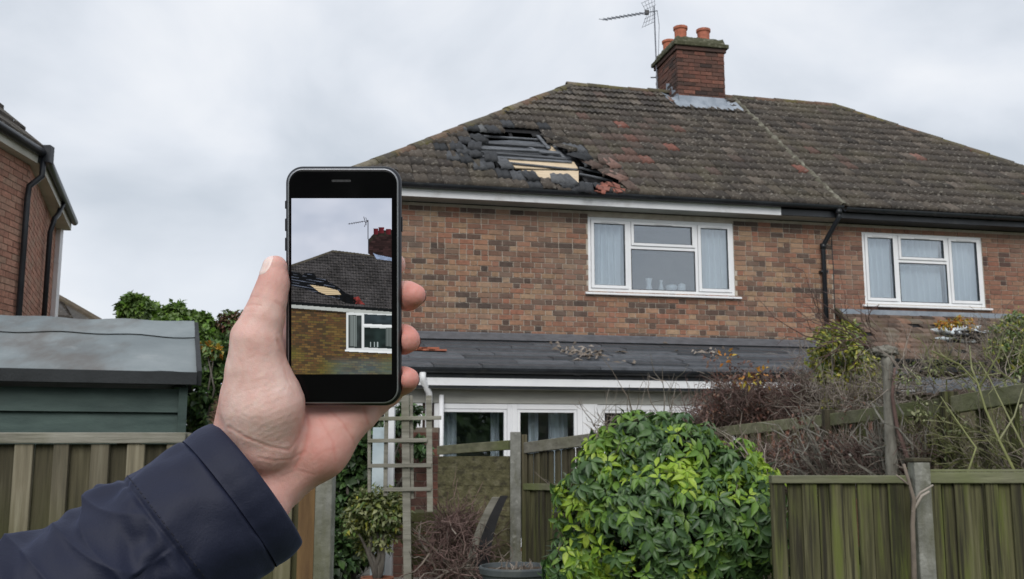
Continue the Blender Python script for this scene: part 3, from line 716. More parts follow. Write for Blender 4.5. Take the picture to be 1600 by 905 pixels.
for j in range(nyy+1):
    for i in range(nxx+1):
        u, v = i/nxx, j/nyy; ed = min(u, 1-u, v, 1-v)
        V.append((KS0-.05+u*(KS1-KS0+.10), KY0-.05+v*(KY1-KY0+.10), KT+.15+min(.09, ed*.5)+ (r_.uniform(0, .035) if ed > .02 else 0)+(.07 if ed > .001 else 0)))
for j in range(nyy):
    for i in range(nxx): a = j*(nxx+1)+i; Fq.append((a, a+1, a+nxx+2, a+nxx+1))
cm.add(V, Fq); cm.build('mortar_cap', m_moss, chim, fix=False, smooth=True)
for (s, y, h, rr) in ((1.985, 3.18, .33, .118), (2.44, 3.18, .32, .118), (1.985, 3.78, .30, .118), (2.44, 3.78, .26, .118)):
    MB().lathe([(rr*.98, 0), (rr*.95, h*.5), (rr*.98, h*.80), (rr*1.14, h*.86), (rr*1.14, h), (rr*.85, h), (rr*.82, .05), (0, .05)], n=24).build('chimney_pot', m_terra, chim, (s, y, KT+.22), smooth=False)
ap = MB(); V = []; Fq = []                    # lead apron in front and stepped sheets at the side
tb = 4.22; n_ = 24
for i in range(n_+1):
    s = KS0-.10+(KS1-KS0+.34)*i/n_; wv = .012*math.sin(i*1.9)+.01*math.sin(i*.8)
    inn = KS0 <= s <= KS1
    zf = rp(s, tb, 0).z
    V += [(s, KY0-.015, rp(s, tb, .0).z+.16) if inn else tuple(rp(s, tb+.12, .075+wv)), tuple(rp(s, (KY0-.02-EY)/math.cos(PH), .07+wv)), tuple(rp(s, tb-.28, .06+wv*1.6)), tuple(rp(s, tb-.29+.01*math.sin(i*2.3), .035))]
for i in range(n_):
    for k in range(3): a = i*4+k; Fq.append((a, a+1, a+5, a+4))
ap.add(V, Fq).build('lead_flashing', m_lead, chim, fix=False, smooth=True)
sf = MB()
for k in range(4):
    y0 = KY0-.05+k*.15; z0 = rp(0, (y0-EY)/math.cos(PH), 0).z
    sf.add([(KS0-.004, y0, z0), (KS0-.004, y0+.17, z0+.13), (KS0-.004, y0+.17, z0+.30), (KS0-.006, y0, z0+.24), (KS0-.18, y0-.01, z0+.07), (KS0-.18, y0+.17, z0+.20)], [(0, 1, 2, 3), (4, 5, 1, 0)])
sf.build('lead_flashing', m_lead, chim)
sf = MB()
for k in range(3):
    y0 = KY0-.05+k*.16; z0 = rp(0, (y0-EY)/math.cos(PH), 0).z
    sf.add([(KS1+.004, y0, z0), (KS1+.004, y0+.16, z0+.13), (KS1+.004, y0+.16, z0+.25), (KS1+.004, y0, z0+.2), (KS1+.16, y0, z0+.06), (KS1+.16, y0+.16, z0+.19)], [(0, 1, 2, 3), (4, 5, 1, 0)])
sf.build('lead_flashing', m_lead, chim)

# television aerial ------------------------------------------------
def hw(px, py, yl): s, z = fac(px, py, yl); return loc2w(s, yl, z)
mt = hw(1022, 14, 3.9); mb_ = hw(1027, 140, 3.9)
aer = thing('television_aerial', 'thin grey television aerial on a mast clamped to the side of the chimney', 'aerial', mb_)
def A_(p): return Vector(p)-mb_
MB().tube([A_(mb_), A_(mt)+Vector((0, 0, .05))], .014, 8).build('mast', m_metal, aer)
b0 = hw(1027, 17, 3.9); b1 = hw(942, 31, 3.3)
MB().tube([A_(b0), A_(b1)], .010, 6).build('boom', m_metal, aer)
dd = (b1-b0); dn = dd.normalized(); el = dn.cross(Vector((0, 0, 1))).normalized()
for i in range(11):
    p = b0+dd*(.26+.073*i); MB().tube([A_(p-el*.12-Vector((0, 0, .055))), A_(p+el*.12+Vector((0, 0, .055)))], .007, 5).build('element', m_metal, aer)
p = b0+dd*.2; MB().box(-.04, .04, -.04, .04, -.035, .035).build('dipole_box', m_gutter, aer, A_(p))
for sg in (1, -1):
    q = b0+dd*.12; e1 = q+Vector((0, 0, sg*.26))+dn*.08
    f_ = MB()
    for k in range(-2, 3): f_.tube([A_(q+el*.05*k), A_(e1+el*.09*k)], .004, 5)
    for k in range(3): f_.tube([A_(q.lerp(e1, .35+.3*k)-el*.16), A_(q.lerp(e1, .35+.3*k)+el*.16)], .004, 5)
    f_.build('reflector', m_metal, aer)
kb = loc2w(KS0-.03, 3.9, 8.62)
MB().tube([A_(kb+Vector((-.12, 0, 0))), A_(kb+Vector((.05, 0, 0)))], .012, 6).tube([A_(kb+Vector((-.12, 0, -.35))), A_(kb+Vector((.05, 0, -.35)))], .012, 6).build('bracket', m_metal, aer)
MB().tube([A_(b0), A_(b0)+Vector((.03, 0, -.3)), A_(mb_)+Vector((.03, 0, .5)), A_(mb_)+Vector((.05, 0, .0))], .005, 5).build('cable', m_gutter, aer)

# single storey extension ------------------------------------------
XL, XR, XY = -4.1, 2.75, -2.15                # left, right, front wall depth
XE = XY-.22; XZ0, XZ1 = 2.50, 3.09            # roof low edge and top
def ext_roof(s, t, n=0):
    return Vector((s, XE+(0-XE)*t, XZ0+(XZ1-XZ0)*t+n))
ext = MB().add([ext_roof(XL-.1, 0), ext_roof(XR, 0), ext_roof(XR, 1), ext_roof(XL-.1, 1), ext_roof(XL-.1, 0, -.06), ext_roof(XR, 0, -.06), ext_roof(XR, 1, -.06), ext_roof(XL-.1, 1, -.06)],
               [(0, 1, 2, 3), (7, 6, 5, 4), (0, 4, 5, 1), (1, 5, 6, 2), (2, 6, 7, 3), (3, 7, 4, 0)]).build('extension_roof', m_felt, house1)
r_ = random.Random(12); ncr = 8
for j in range(ncr):                          # courses of long dark roofing slates
    s = XL-.1-r_.random()*.8
    while s < XR:
        L = r_.uniform(.55, 1.6); a = max(s, XL-.1)+.004; b = min(s+L, XR)-.004; s += L
        if b-a < .08: continue
        t0, t1 = j/ncr-.02, min(1, (j+1)/ncr+.02); h = r_.uniform(0, .014); h2 = r_.uniform(-.006, .012)
        p = [ext_roof(a, t0, .036+h), ext_roof(b, t0, .036+h2), ext_roof(b, t1, .012), ext_roof(a, t1, .012), ext_roof(a, t0, .012), ext_roof(b, t0, .012)]
        MB().add(p, [(0, 1, 2, 3), (4, 5, 1, 0), (0, 3, 4), (1, 5, 2)]).build('slate', m_slate, ext, fix=False)
MB().box(XL-.05, XR, -.05, -.012, 3.06, 3.17).build('lead_flashing', m_lead, ext)
fl = MB().add([ext_roof(XL-.1, 1, .03)+Vector((0, -.02, .06)), ext_roof(XR, 1, .03)+Vector((0, -.02, .06)), ext_roof(XR, .84, .045), ext_roof(XL-.1, .84, .045)], [(3, 2, 1, 0)]).build('lead_flashing', m_slate, ext)
# debris fallen on that roof
db = MB()
for k in range(70):
    px = r_.gauss(905, 24); py = r_.gauss(556, 8)
    if k > 52: px, py = r_.gauss(1100, 22), r_.gauss(548, 5)
    s, z = fac(px, py, -1.0); t = min(.97, max(.05, (z-XZ0-.2)/.6+.35)); c = ext_roof(s, min(.95, max(.1, (576-py)/52)), .05)
    a = r_.random()*3; d = Vector((math.cos(a), math.sin(a), .25*math.sin(a))); e_ = d.cross(Vector((0, 0, 1))); q1 = r_.uniform(.02, .09); q2 = r_.uniform(.01, .03)
    db.add([c+d*q1, c+e_*q2+Vector((0, 0, .02)), c-d*q1, c-e_*q2, c+Vector((0, 0, r_.uniform(.01, .05)))], [(0, 1, 4), (1, 2, 4), (2, 3, 4), (3, 0, 4)])
db.build('debris', m_twig, ext, kind='stuff')
db = MB()
for k in range(5):
    px = 640+k*9; c = ext_roof(fac(px, 560, -1)[0], .38+.06*(k % 2), .045)
    db.box(c.x-.12, c.x+.1, c.y-.07, c.y+.05, c.z, c.z+.02)
db.build('exposed_batten', m_terra, ext)
gutter(XL-.1, XR, XE-.04, XZ0-.005, house1, rad=.06)
MB().box(XL-.1, XR, XE+.005, XE+.03, 2.27, 2.50).build('fascia', m_gutter, house1, label='black fascia of the extension')
MB().box(XL-.1, XR, XE+.031, XY+.10, 2.265, 2.28).build('soffit', m_greypaint, house1)
MB().box(XL-.05, XR-.02, XE-.012, XE+.004, 2.30, 2.385).build('trim_board', m_white, house1)
hd = MB().box(XL, XR, XY-.03, XY+.06, 2.11, 2.262).build('head_board', m_greypaint, house1)
ZF = T0+.08
def patio(s0, s1, z0, z1, inner):
    mb = MB(); bar_frame(mb, s0, s1, z0, z1, .06, XY-.02, XY+.05); f_ = mb.build('patio_window', m_white, house1, bevel=.004)
    q = inner; mb = MB(); bar_frame(mb, s0+.062, s1-.062, z0+.062, z1-.062, .035, XY-.01, XY+.03); mb.build('sash', m_white, f_, bevel=.004)
    MB().box(s0+.07, s1-.07, XY+.01, XY+.014, z0+.07, z1-.07).build('pane', m_glass_low, f_)
    return f_
def fx(px): return fac(px, 640, XY)[0]
patio(fx(678), fx(800), ZF, 2.105, 0); patio(fx(800), fx(909), ZF, 2.105, 0)
MB().box(fx(909), fx(932), XY-.04, XY+.05, ZF, 2.11).build('post', m_white, house1, bevel=.004)
patio(fx(932), fx(1034), ZF, 2.105, 0); patio(fx(1034), fx(1150), ZF, 2.105, 0)
patio(fx(597), fx(660), ZF, 2.105, 0)
MB().box(fx(660), fx(678), XY, XY+.1, ZF, 2.11).build('post', m_brick_ch, house1)
MB().box(XL, fx(597), XY, XY+.1, T0-.1, 2.11).box(fx(1150), XR, XY, XY+.1, T0-.1, 2.11).box(XL, XR, XY, XY+.1, T0-.1, ZF).box(XL, XL+.1, XY+.1, -.01, T0-.1, 2.45).box(XR-.1, XR, XY+.1, -.01, T0-.1, 2.45).build('extension_wall', m_brick_or, house1)
MB().box(fx(1034), fx(1100), XY-.025, XY-.021, 1.96, 2.04).build('blind', m_white, house1)
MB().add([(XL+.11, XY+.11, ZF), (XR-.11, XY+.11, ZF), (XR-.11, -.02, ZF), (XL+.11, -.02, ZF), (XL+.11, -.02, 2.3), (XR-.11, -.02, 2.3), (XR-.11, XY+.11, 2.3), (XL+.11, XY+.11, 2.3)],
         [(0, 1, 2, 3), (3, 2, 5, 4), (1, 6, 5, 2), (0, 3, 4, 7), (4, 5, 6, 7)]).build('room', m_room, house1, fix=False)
for (a, b) in ((690, 722), (868, 900), (835, 852), (1000, 1030), (775, 790)):
    V, Fq = curtain_mesh(fx(a), fx(b), ZF, 2.08, XY+.35, seed=a, waves=3, amp=.03)
    new_obj('curtain', np_mesh('curtain', V, Fq, m_curtain, True), house1)
MB().tube([(fx(655), XE-.04, 2.44), (fx(655), XE-.04, 2.36), (fx(668), XY-.12, 2.22), (fx(668), XY-.08, 1.75), (fx(668), XY-.08, 1.4), (fx(676), XY-.10, 1.2), (fx(682), XY-.10, T0)], .04, 10).build('downpipe', m_white, house1, smooth=True, label='white downpipe at the end of the extension')
MB().tube([(fx(688), XY-.08, 2.2), (fx(688), XY-.08, 1.55), (fx(690), XY-.08, T0)], .03, 8).build('downpipe', m_white, house1, smooth=True)

# lean-to of the right house: broken brown roof ----------------------
QL, QR, QY = 3.10, 9.0, -.95
QZ0, QZ1 = fac(1450, 562, -1.2)[1], 3.60
def qroof(s, t, n=0): return Vector((s, QY-.2+(.2-QY)*t, QZ0+(QZ1-QZ0)*t+n))
QL2 = fac(1312, 500, -.6)[0]
lt = MB().add([qroof(QL, 0), qroof(QR, 0), qroof(QR, 1), qroof(QL, 1), qroof(QL, 0, -.07), qroof(QR, 0, -.07), qroof(QR, 1, -.07), qroof(QL, 1, -.07)],
              [(0, 1, 2, 3), (7, 6, 5, 4), (0, 4, 5, 1), (1, 5, 6, 2), (2, 6, 7, 3), (3, 7, 4, 0)]).build('lean_to_roof', m_felt, house2)
m_clay = M('old_clay_tile', [(0, (.070,.052,.042)), (.35, (.135,.090,.068)), (.7, (.19,.128,.096)), (.9, (.17,.14,.11)), (1, (.25,.15,.105))], by='rand', scale=14, rough=.92, bump=.6, bscale=50, dirt=((.12,.11,.06), 2.4, .5, .7, .6))
BAG = fac(1497, 522, -.6)
r_ = random.Random(33)
for j in range(9):
    s = QL-(.09 if j % 2 else 0)
    while s < QR:
        a = max(QL, s)+.002; b = min(s+.19, QR); s += .19
        if b-a < .04: continue
        t0, t1 = j/9-.015, (j+1)/9+.03
        c = qroof((a+b)/2, (t0+t1)/2); x, y, _ = proj(loc2w(*c))
        if ((x-1502)/36)**2+((y-525)/17)**2 < 1: continue
        if r_.random() < .04: continue
        dz = r_.gauss(0, .012); ds = r_.gauss(0, .012)
        p = [qroof(a+ds, t0, .045+abs(dz)), qroof(b+ds, t0, .045+abs(r_.gauss(0, .012))), qroof(b, min(1, t1), .012), qroof(a, min(1, t1), .012), qroof(a+ds, t0, .02), qroof(b+ds, t0, .02)]
        MB().add(p, [(0, 1, 2, 3), (4, 5, 1, 0), (0, 3, 4), (1, 5, 2)]).build('tile', m_clay, lt, fix=False)
MB().box(QL, QR, -.06, -.012, 3.57, 3.66).build('lead_flashing', m_lead, lt)
MB().beam(qroof(QL-.04, 0, .03), qroof(QL-.04, 1, .05), .05, .07).build('verge_board', m_wood_d, lt)
gutter(QL-.05, QR, QY-.25, QZ0-.0, house2, rad=.06)
MB().box(QL, QR, QY-.19, QY-.16, QZ0-.16, QZ0-.02).build('fascia', m_gutter, house2)
MB().box(QL, QR, QY, QY+.1, T0-.2, QZ0-.15).box(QL, QL+.1, QY+.1, -.01, T0-.2, QZ0).build('lean_to_wall', m_brick_dk, house2)
bagc = loc2w(fac(1500, 524, -.62)[0], -.62, fac(1500, 524, -.62)[1])
def crumple(name, c, rx, ry, rz, m, seed, parent=None, fold=.35, n=22):
    V = []; Fq = []; r = random.Random(seed); ph = [r.random()*6 for _ in range(6)]
    for j in range(n+1):
        th = math.pi*j/n
        for i in range(2*n):
            t = math.pi*i/n; k = 1+fold*(.5*math.sin(5*t+ph[0]+3*math.sin(th*3+ph[1]))+.4*math.sin(7*th+ph[2]+2*math.sin(t*2))+.3*math.sin(11*t-5*th+ph[3]))
            V.append((c[0]+rx*math.sin(th)*math.cos(t)*k, c[1]+ry*math.sin(th)*math.sin(t)*k, c[2]+rz*math.cos(th)*k))
    for j in range(n):
        for i in range(2*n): a = j*2*n+i; b = j*2*n+(i+1) % (2*n); Fq.append((a, b, b+2*n, a+2*n))
    return new_obj(name, np_mesh(name, V, Fq, m, True), parent)
o = crumple('plastic_sheet', bagc+Vector((-.03, .05, 0)), .38, .2, .12, m_bag, 5, fold=.5); tag(o, 'crumpled pale blue plastic sheet stuffed in the hole of the brown lean-to roof', 'plastic sheet')
o = crumple('black_sheet', bagc+Vector((.08, -.06, -.01)), .28, .15, .075, m_blackbag, 8, fold=.4); tag(o, 'crumpled black sheet lying on the pale plastic in the lean-to roof', 'plastic sheet')
# covered heap / lower lean-to sheet right of the pruned stem
lo = thing('corrugated_sheet', 'long grey corrugated sheet roof below the black gutter, behind the right fence', 'roof sheet', at(1400, 600, 11.6))
V = []; Fq = []; nx_ = 90
pA, pB = at(1395, 606, 11.3), at(1640, 600, 11.8); back = Vector((-.12, .5, .10))
for i in range(nx_+1):
    p = pA.lerp(pB, i/nx_)+Vector((0, 0, .010*math.sin(i*1.3)+.02*math.sin(i*.21)))-Vector(lo.location)
    V += [p, p+back*.6, p+back*1.2, p-Vector((0, 0, .05))]
for i in range(nx_):
    for k, l in ((0, 1), (1, 2), (3, 0)): Fq.append((i*4+k, i*4+4+k, i*4+4+l, i*4+l))
new_obj('sheet', np_mesh('sheet', V, Fq, m_lath, False), lo)
pa, pb = pA-Vector(lo.location), pB-Vector(lo.location)
MB().box(pa.x, pb.x, .0, .06, -1.6, -.12).build('panel', m_wood_d, lo)

# ------------------------------------------------------------------ the neighbour's house at the left
nh = thing('neighbour_house', 'red brick house at the left edge with black gutter and two downpipes', 'house', (-5.6, 11.9, 0))
def NL(x, y, z=0): return (x+5.6, y-11.9, z)
wallp = [(-5.78, 7.0), (-5.78, 11.90), (-7.09, 15.6), (-13, 15.6), (-13, 7.0)]
gutp = [(-5.6, 6.8), (-5.6, 11.9), (-6.83, 15.65)]
HZ = 5.0
mb = MB()
for i in range(5):
    a, b = wallp[i], wallp[(i+1) % 5]
    mb.add([NL(a[0], a[1], 0), NL(b[0], b[1], 0), NL(b[0], b[1], HZ), NL(a[0], a[1], HZ)], [(0, 1, 2, 3)])
nw = mb.build('wall', m_mortar_d, nh)
bb = MB()
for i in (0, 1):
    a = Vector(NL(*wallp[i])); b = Vector(NL(*wallp[i+1])); d = (b-a); L = d.length; d.normalize(); nrm = Vector((d.y, -d.x, 0))
    for j in range(34):
        u = 2.6 if i == 0 else 0
        u -= .1125*(j % 2); z = 2.4+j*.075
        while u < L:
            p = a+d*max(u, 0)+nrm*(.006+rng.random()*.005); q = a+d*min(u+.215, L)+nrm*(.006+rng.random()*.005); u += .225
            z1 = z+.065
            bb.add([(p.x, p.y, z), (q.x, q.y, z), (q.x, q.y, z1), (p.x, p.y, z1), (p.x-nrm.x*.03, p.y-nrm.y*.03, z), (q.x-nrm.x*.03, q.y-nrm.y*.03, z), (q.x-nrm.x*.03, q.y-nrm.y*.03, z1), (p.x-nrm.x*.03, p.y-nrm.y*.03, z1)],
                   [(0, 1, 2, 3), (4, 5, 1, 0), (3, 2, 6, 7), (0, 3, 7, 4), (1, 5, 6, 2)])
bb.build('brickwork', m_brick_n, nw, kind='stuff')
def off(p, q, k): d = (Vector((q[0], q[1]))-Vector((p[0], p[1]))).normalized(); return (p[0]-d.y*k, p[1]+d.x*k)
def gtube(pts, z, rad, m, name, parent, x=0.0):
    return MB().tube([Vector(NL(p[0]+x, p[1], z)) for p in pts], rad, 10).build(name, m, parent, smooth=True)
gtube(gutp, 5.08, .05, m_gutter, 'gutter', nh)
sf = MB()
for i in (0, 1):
    a, b, c, d = wallp[i], wallp[i+1], gutp[i+1], gutp[i]
    sf.add([NL(a[0]-.05, a[1], HZ-.05), NL(b[0]-.05, b[1], HZ-.05), NL(c[0]-.05, c[1], HZ-.05), NL(d[0]-.05, d[1], HZ-.05)], [(0, 1, 2, 3)])
    sf.add([NL(d[0]-.05, d[1], HZ-.05), NL(c[0]-.05, c[1], HZ-.05), NL(c[0]-.05, c[1], HZ+.10), NL(d[0]-.05, d[1], HZ+.10)], [(0, 1, 2, 3)])
sf.build('soffit', m_cream, nh)
def slope_tiles(a, b, back, up, n, m, parent, name='tiles'):
    mb = MB(); a = Vector(a); b = Vector(b); back = Vector(back); L = (b-a).length; k = int(L/.3)
    for j in range(n):
        o0 = back*(j/n)+Vector((0, 0, up*j/n)); o1 = back*((j+1.15)/n)+Vector((0, 0, up*(j+1.15)/n))
        for i in range(k):
            p = a.lerp(b, i/k)+o0; q = a.lerp(b, (i+.985)/k)+o0; h = Vector((0, 0, .045+rng.random()*.01))
            r = a.lerp(b, (i+.985)/k)+o1; s = a.lerp(b, i/k)+o1
            mb.add([p+h, q+h, r, s, p, q], [(0, 1, 2, 3), (4, 5, 1, 0)])
    return mb.build(name, m, parent, kind='stuff', fix=False)
base = MB().add([NL(-5.62, 6.8, 5.1), NL(-5.62, 11.9, 5.1), NL(-9.0, 11.9, 8.25), NL(-9.0, 6.8, 8.25), NL(-6.85, 15.7, 5.1), NL(-9.6, 13.9, 7.55)], [(0, 1, 2, 3), (1, 4, 5, 2)]).build('roof', m_tile, nh, fix=False)
slope_tiles(NL(-5.60, 6.8, 5.12), NL(-5.60, 11.95, 5.12), (-3.4, 0, 0), 3.2, 12, m_tile, base)
slope_tiles(NL(-5.60, 11.9, 5.12), NL(-6.83, 15.7, 5.12), (-2.9, -1.0, 0), 2.5, 12, m_tile, base)
MB().box(-.07, .07, -.06, .06, -.10, .12).build('hopper', m_gutter, nh, NL(-5.58, 11.88, 5.06), bevel=.01)
def pipe(parent, pts, rad, m, name='downpipe'):
    return MB().tube(pts, rad, 10).build(name, m, parent, smooth=True)
p1 = Vector((-5.72, 11.78, 0)); p2 = at(72, 450, 13.9)
pipe(nh, [NL(-5.60, 11.85, 5.05), NL(-5.60, 11.85, 4.80), NL(p1.x+.005, 11.79, 4.66), NL(p1.x, 11.78, 4.5), NL(p1.x, 11.78, 1)], .036, m_gutter)
g2 = at(99, 318, 14.2)
pipe(nh, [NL(g2.x, 14.2, 5.05), NL(g2.x-.02, 14.1, 4.85), NL(p2.x+.05, 13.9, 4.75), NL(p2.x, 13.9, 4.55), NL(p2.x, 13.9, 1)], .036, m_gutter)
p3_ = at(84, 430, 15.5)
MB().box(-.06, .06, -.05, .05, 0, 5.0).build('corner_board', m_white, nh, NL(p3_.x, 15.55, 0))

# far house whose roof shows over the shed
fh = thing('distant_house', 'small grey tiled roof of a distant house showing above the shed', 'house', (-10, 27, T0))
A0 = at(60, 452, 27)-Vector((-10, 27, T0)); B0 = at(100, 474, 27)-Vector((-10, 27, T0)); C0 = at(175, 517, 27)-Vector((-10, 27, T0))
rr = MB().add([A0, B0, C0, (A0.x, A0.y-2.5, C0.z), (C0.x, C0.y-2.4, C0.z), (A0.x, 3, C0.z), (C0.x, 3, C0.z)], [(0, 3, 4, 1), (1, 4, 2), (0, 1, 6, 5), (1, 2, 6)]).build('roof', m_tile, fh)
MB().box(A0.x, C0.x-.3, A0.y-2.2, 2.8, 0, C0.z-.01).build('wall', m_brick_n, fh)
sg = MB()
for j in range(10):
    k = j/10; p = Vector((A0.x, A0.y-2.5, C0.z)).lerp(A0, k); q = Vector((C0.x, C0.y-2.4, C0.z)).lerp(B0, k); p1_ = Vector((A0.x, A0.y-2.5, C0.z)).lerp(A0, k+.1); q1_ = Vector((C0.x, C0.y-2.4, C0.z)).lerp(B0, k+.1)
    sg.add([p+Vector((0, -.03, .05)), q+Vector((0, -.03, .05)), q1_+Vector((0, 0, .01)), p1_+Vector((0, 0, .01)), p, q], [(0, 1, 2, 3), (4, 5, 1, 0)])
sg.build('tile_course', m_tile, rr, kind='stuff')
MB().tube([A0+Vector((0, 0, .05)), B0+Vector((0, 0, .05)), C0+Vector((0, 0, .05))], .1, 8).build('ridge', m_ridge, rr)

# ------------------------------------------------------------------ green shed
sy = 6.6
e0 = at(-200, 566, sy); e1 = at(308, 583, sy); r1 = None
SHY = R(19); SHW = 1.15; r1 = at(287, 506, sy+SHW*math.cos(SHY))
shed = thing('shed', 'dark green timber shed with grey felt roof behind the left fence', 'shed', (e1.x, sy, T0), SHY)
xz = Vector(shed.location)
ez = e1.z-T0; rz_ = r1.z-T0
XS = -4.4
V = []; Fq = []; nx_ = 60; ny_ = 12
for j in range(ny_+1):
    for i in range(nx_+1):
        u, v = i/nx_, j/ny_
        V.append((XS+(0-XS)*u, SHW*v, ez+(rz_-ez)*v+.006*math.sin(i*.9+v*4)+.005*math.sin(i*.37+j)+(.004 if v > .62 else 0)))
for j in range(ny_):
    for i in range(nx_): a = j*(nx_+1)+i; Fq.append((a, a+1, a+nx_+2, a+nx_+1))
sr = new_obj('roof_felt', np_mesh('roof_felt', V, Fq, m_shedfelt, True), shed)
V2 = [(x, y-.004, z+.009) for x, y, z in V if y > SHW*.62]
n2 = len(V2)//(nx_+1); F2 = [(j*(nx_+1)+i, j*(nx_+1)+i+1, (j+1)*(nx_+1)+i+1, (j+1)*(nx_+1)+i) for j in range(n2-1) for i in range(nx_)]
new_obj('roof_felt', np_mesh('roof_felt', V2, F2, m_shedfelt, True), shed)
MB().add([(XS, SHW, rz_), (0, SHW, rz_), (0, 2*SHW, ez), (XS, 2*SHW, ez)], [(0, 1, 2, 3)]).build('roof_felt', m_shedfelt, shed)
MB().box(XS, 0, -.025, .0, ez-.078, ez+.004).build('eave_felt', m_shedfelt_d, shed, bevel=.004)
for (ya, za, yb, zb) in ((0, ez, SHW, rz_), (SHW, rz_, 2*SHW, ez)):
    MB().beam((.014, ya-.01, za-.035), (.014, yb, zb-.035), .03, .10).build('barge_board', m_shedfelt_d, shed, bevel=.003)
mb = MB(); xr = -.05
for j in range(11):
    z1 = ez-.10-j*.155; z0 = z1-.152
    if z0 < 0: z0 = 0
    if z1-z0 < .02: break
    MB().prism([(.075, z0), (.105, z1), (.12, z1), (.12, z0)], 'x', XS+.05, xr-.05).build('board', m_shed, shed, bevel=.002)
MB().box(xr-.055, xr, .06, .12, 0, ez-.09).build('corner_post', m_shed, shed, bevel=.003)
mb = MB().box(xr-.01, xr, .12, 2.0, 0, ez-.05).add([(xr-.005, .12, ez-.05), (xr-.005, 2.0, ez-.05), (xr-.005, SHW, rz_-.05)], [(0, 1, 2)]).box(XS+.06, xr-.01, 1.98, 2.0, 0, ez-.05).build('wall', m_shed, shed)

# ------------------------------------------------------------------ fences
r_ = random.Random(41)
def uv_board(parent, x0, x1, y0, y1, z0, z1, m, name='board', tilt=0.0):
    w_, h_ = x1-x0, z1-z0
    o = MB().box(-w_/2, w_/2, y0, y1, 0, h_).build(name, m, parent, ((x0+x1)/2, 0, z0), (0, tilt, 0), bevel=.003)
    return o
# left fence, frontal, behind the sleeve
FY = 4.2
lf = thing('left_fence', 'weathered board fence with grey top rail at the left, in front of the green shed', 'fence', (0, FY, 0))
def lx(px, py=760): return at(px, py, FY).x
zt = at(200, 676, FY).z; zb = at(200, 693, FY).z
MB().box(lx(-330), lx(290), -.035, .055, zb, zt).build('top_rail', m_rail, lf, bevel=.004)
MB().box(lx(293), lx(497), -.035, .055, zb-.004, zt-.006).build('top_rail', m_rail, lf, bevel=.004)
edges = [-330]
e = -330.0; i = 0
while e < 497:
    wd = (31 if i % 2 else 27)*r_.uniform(.86, 1.12); front = i % 2 == 0; a, b = e-(0 if front else 3), min(e+wd+(0 if front else 3), 497); e += wd
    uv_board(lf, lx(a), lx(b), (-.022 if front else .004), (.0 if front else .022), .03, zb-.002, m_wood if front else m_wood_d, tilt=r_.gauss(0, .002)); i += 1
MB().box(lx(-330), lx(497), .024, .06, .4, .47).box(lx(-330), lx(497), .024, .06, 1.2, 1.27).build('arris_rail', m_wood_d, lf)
MB().box(lx(497), lx(523), -.06, .03, 0, zt+.02).build('post', m_post, lf, bevel=.006)
MB().box(lx(470), lx(495), -.032, -.024, 0, zb-.01).build('board', m_orange_board, lf, label='brown stained board beside the pale post')
for px in (-150, 170): MB().box(lx(px), lx(px)+.075, .06, .13, 0, zt-.03).build('post', m_wood_d, lf)

nh_ = MB()
for px in range(-320, 497, 15):
    for z in (.44, 1.235): x = lx(px)+r_.gauss(0, .008); nh_.box(x-.003, x+.003, -.0245, -.0215, z-.003+r_.gauss(0, .006), z+.006)
nh_.build('nail_heads', m_felt, lf, kind='stuff')
# front right fence, frontal
FY2 = 5.0
rf_ = thing('front_right_fence', 'mossy green board fence with a grey post, front right below the taller fence', 'fence', (0, FY2, 0))
def rx(px, py=800): return at(px, py, FY2).x
def fz(px, py): return at(px, py, FY2).z
def panel(x0, x1, ztop, skip=0):
    e = x0; i = 0
    while e < x1-6:
        wd = r_.uniform(17, 26); a, b = e, min(e+wd, x1); e += wd+.6
        front = i % 2 == 0
        uv_board(rf_, rx(a), rx(b), (-.02 if front else -.004), (.0 if front else .014), .02, ztop-.05, m_green_board, tilt=r_.gauss(0, .003)); i += 1
za, zb_ = fz(1330, 743), fz(1330, 754)
z2a, z2b = fz(1530, 738), fz(1530, 754)
panel(1205, 1424, zb_+.05); panel(1449, 1900, z2b+.05)
MB().box(rx(1205), rx(1420), -.035, .03, zb_-.003, za).build('top_rail', m_green_rail, rf_, bevel=.004)
MB().box(rx(1450), rx(1900), -.035, .03, z2b-.003, z2a).build('top_rail', m_green_rail, rf_, bevel=.004)
MB().box(rx(1450), rx(1900), -.02, .015, z2a+.003, z2a+.014).build('capping', m_green_rail, rf_)
MB().box(rx(1205), rx(1900), .018, .05, .35, .42).box(rx(1205), rx(1900), .018, .05, 1.05, 1.12).build('arris_rail', m_green_board, rf_)
MB().box(rx(1424), rx(1449), -.07, .02, 0, fz(1437, 722)).build('post', m_post, rf_, bevel=.006)
MB().box(rx(1422), rx(1451), -.075, .025, fz(1437, 722)+.002, fz(1437, 722)+.02).build('post_cap', m_wood_d, rf_, bevel=.004)

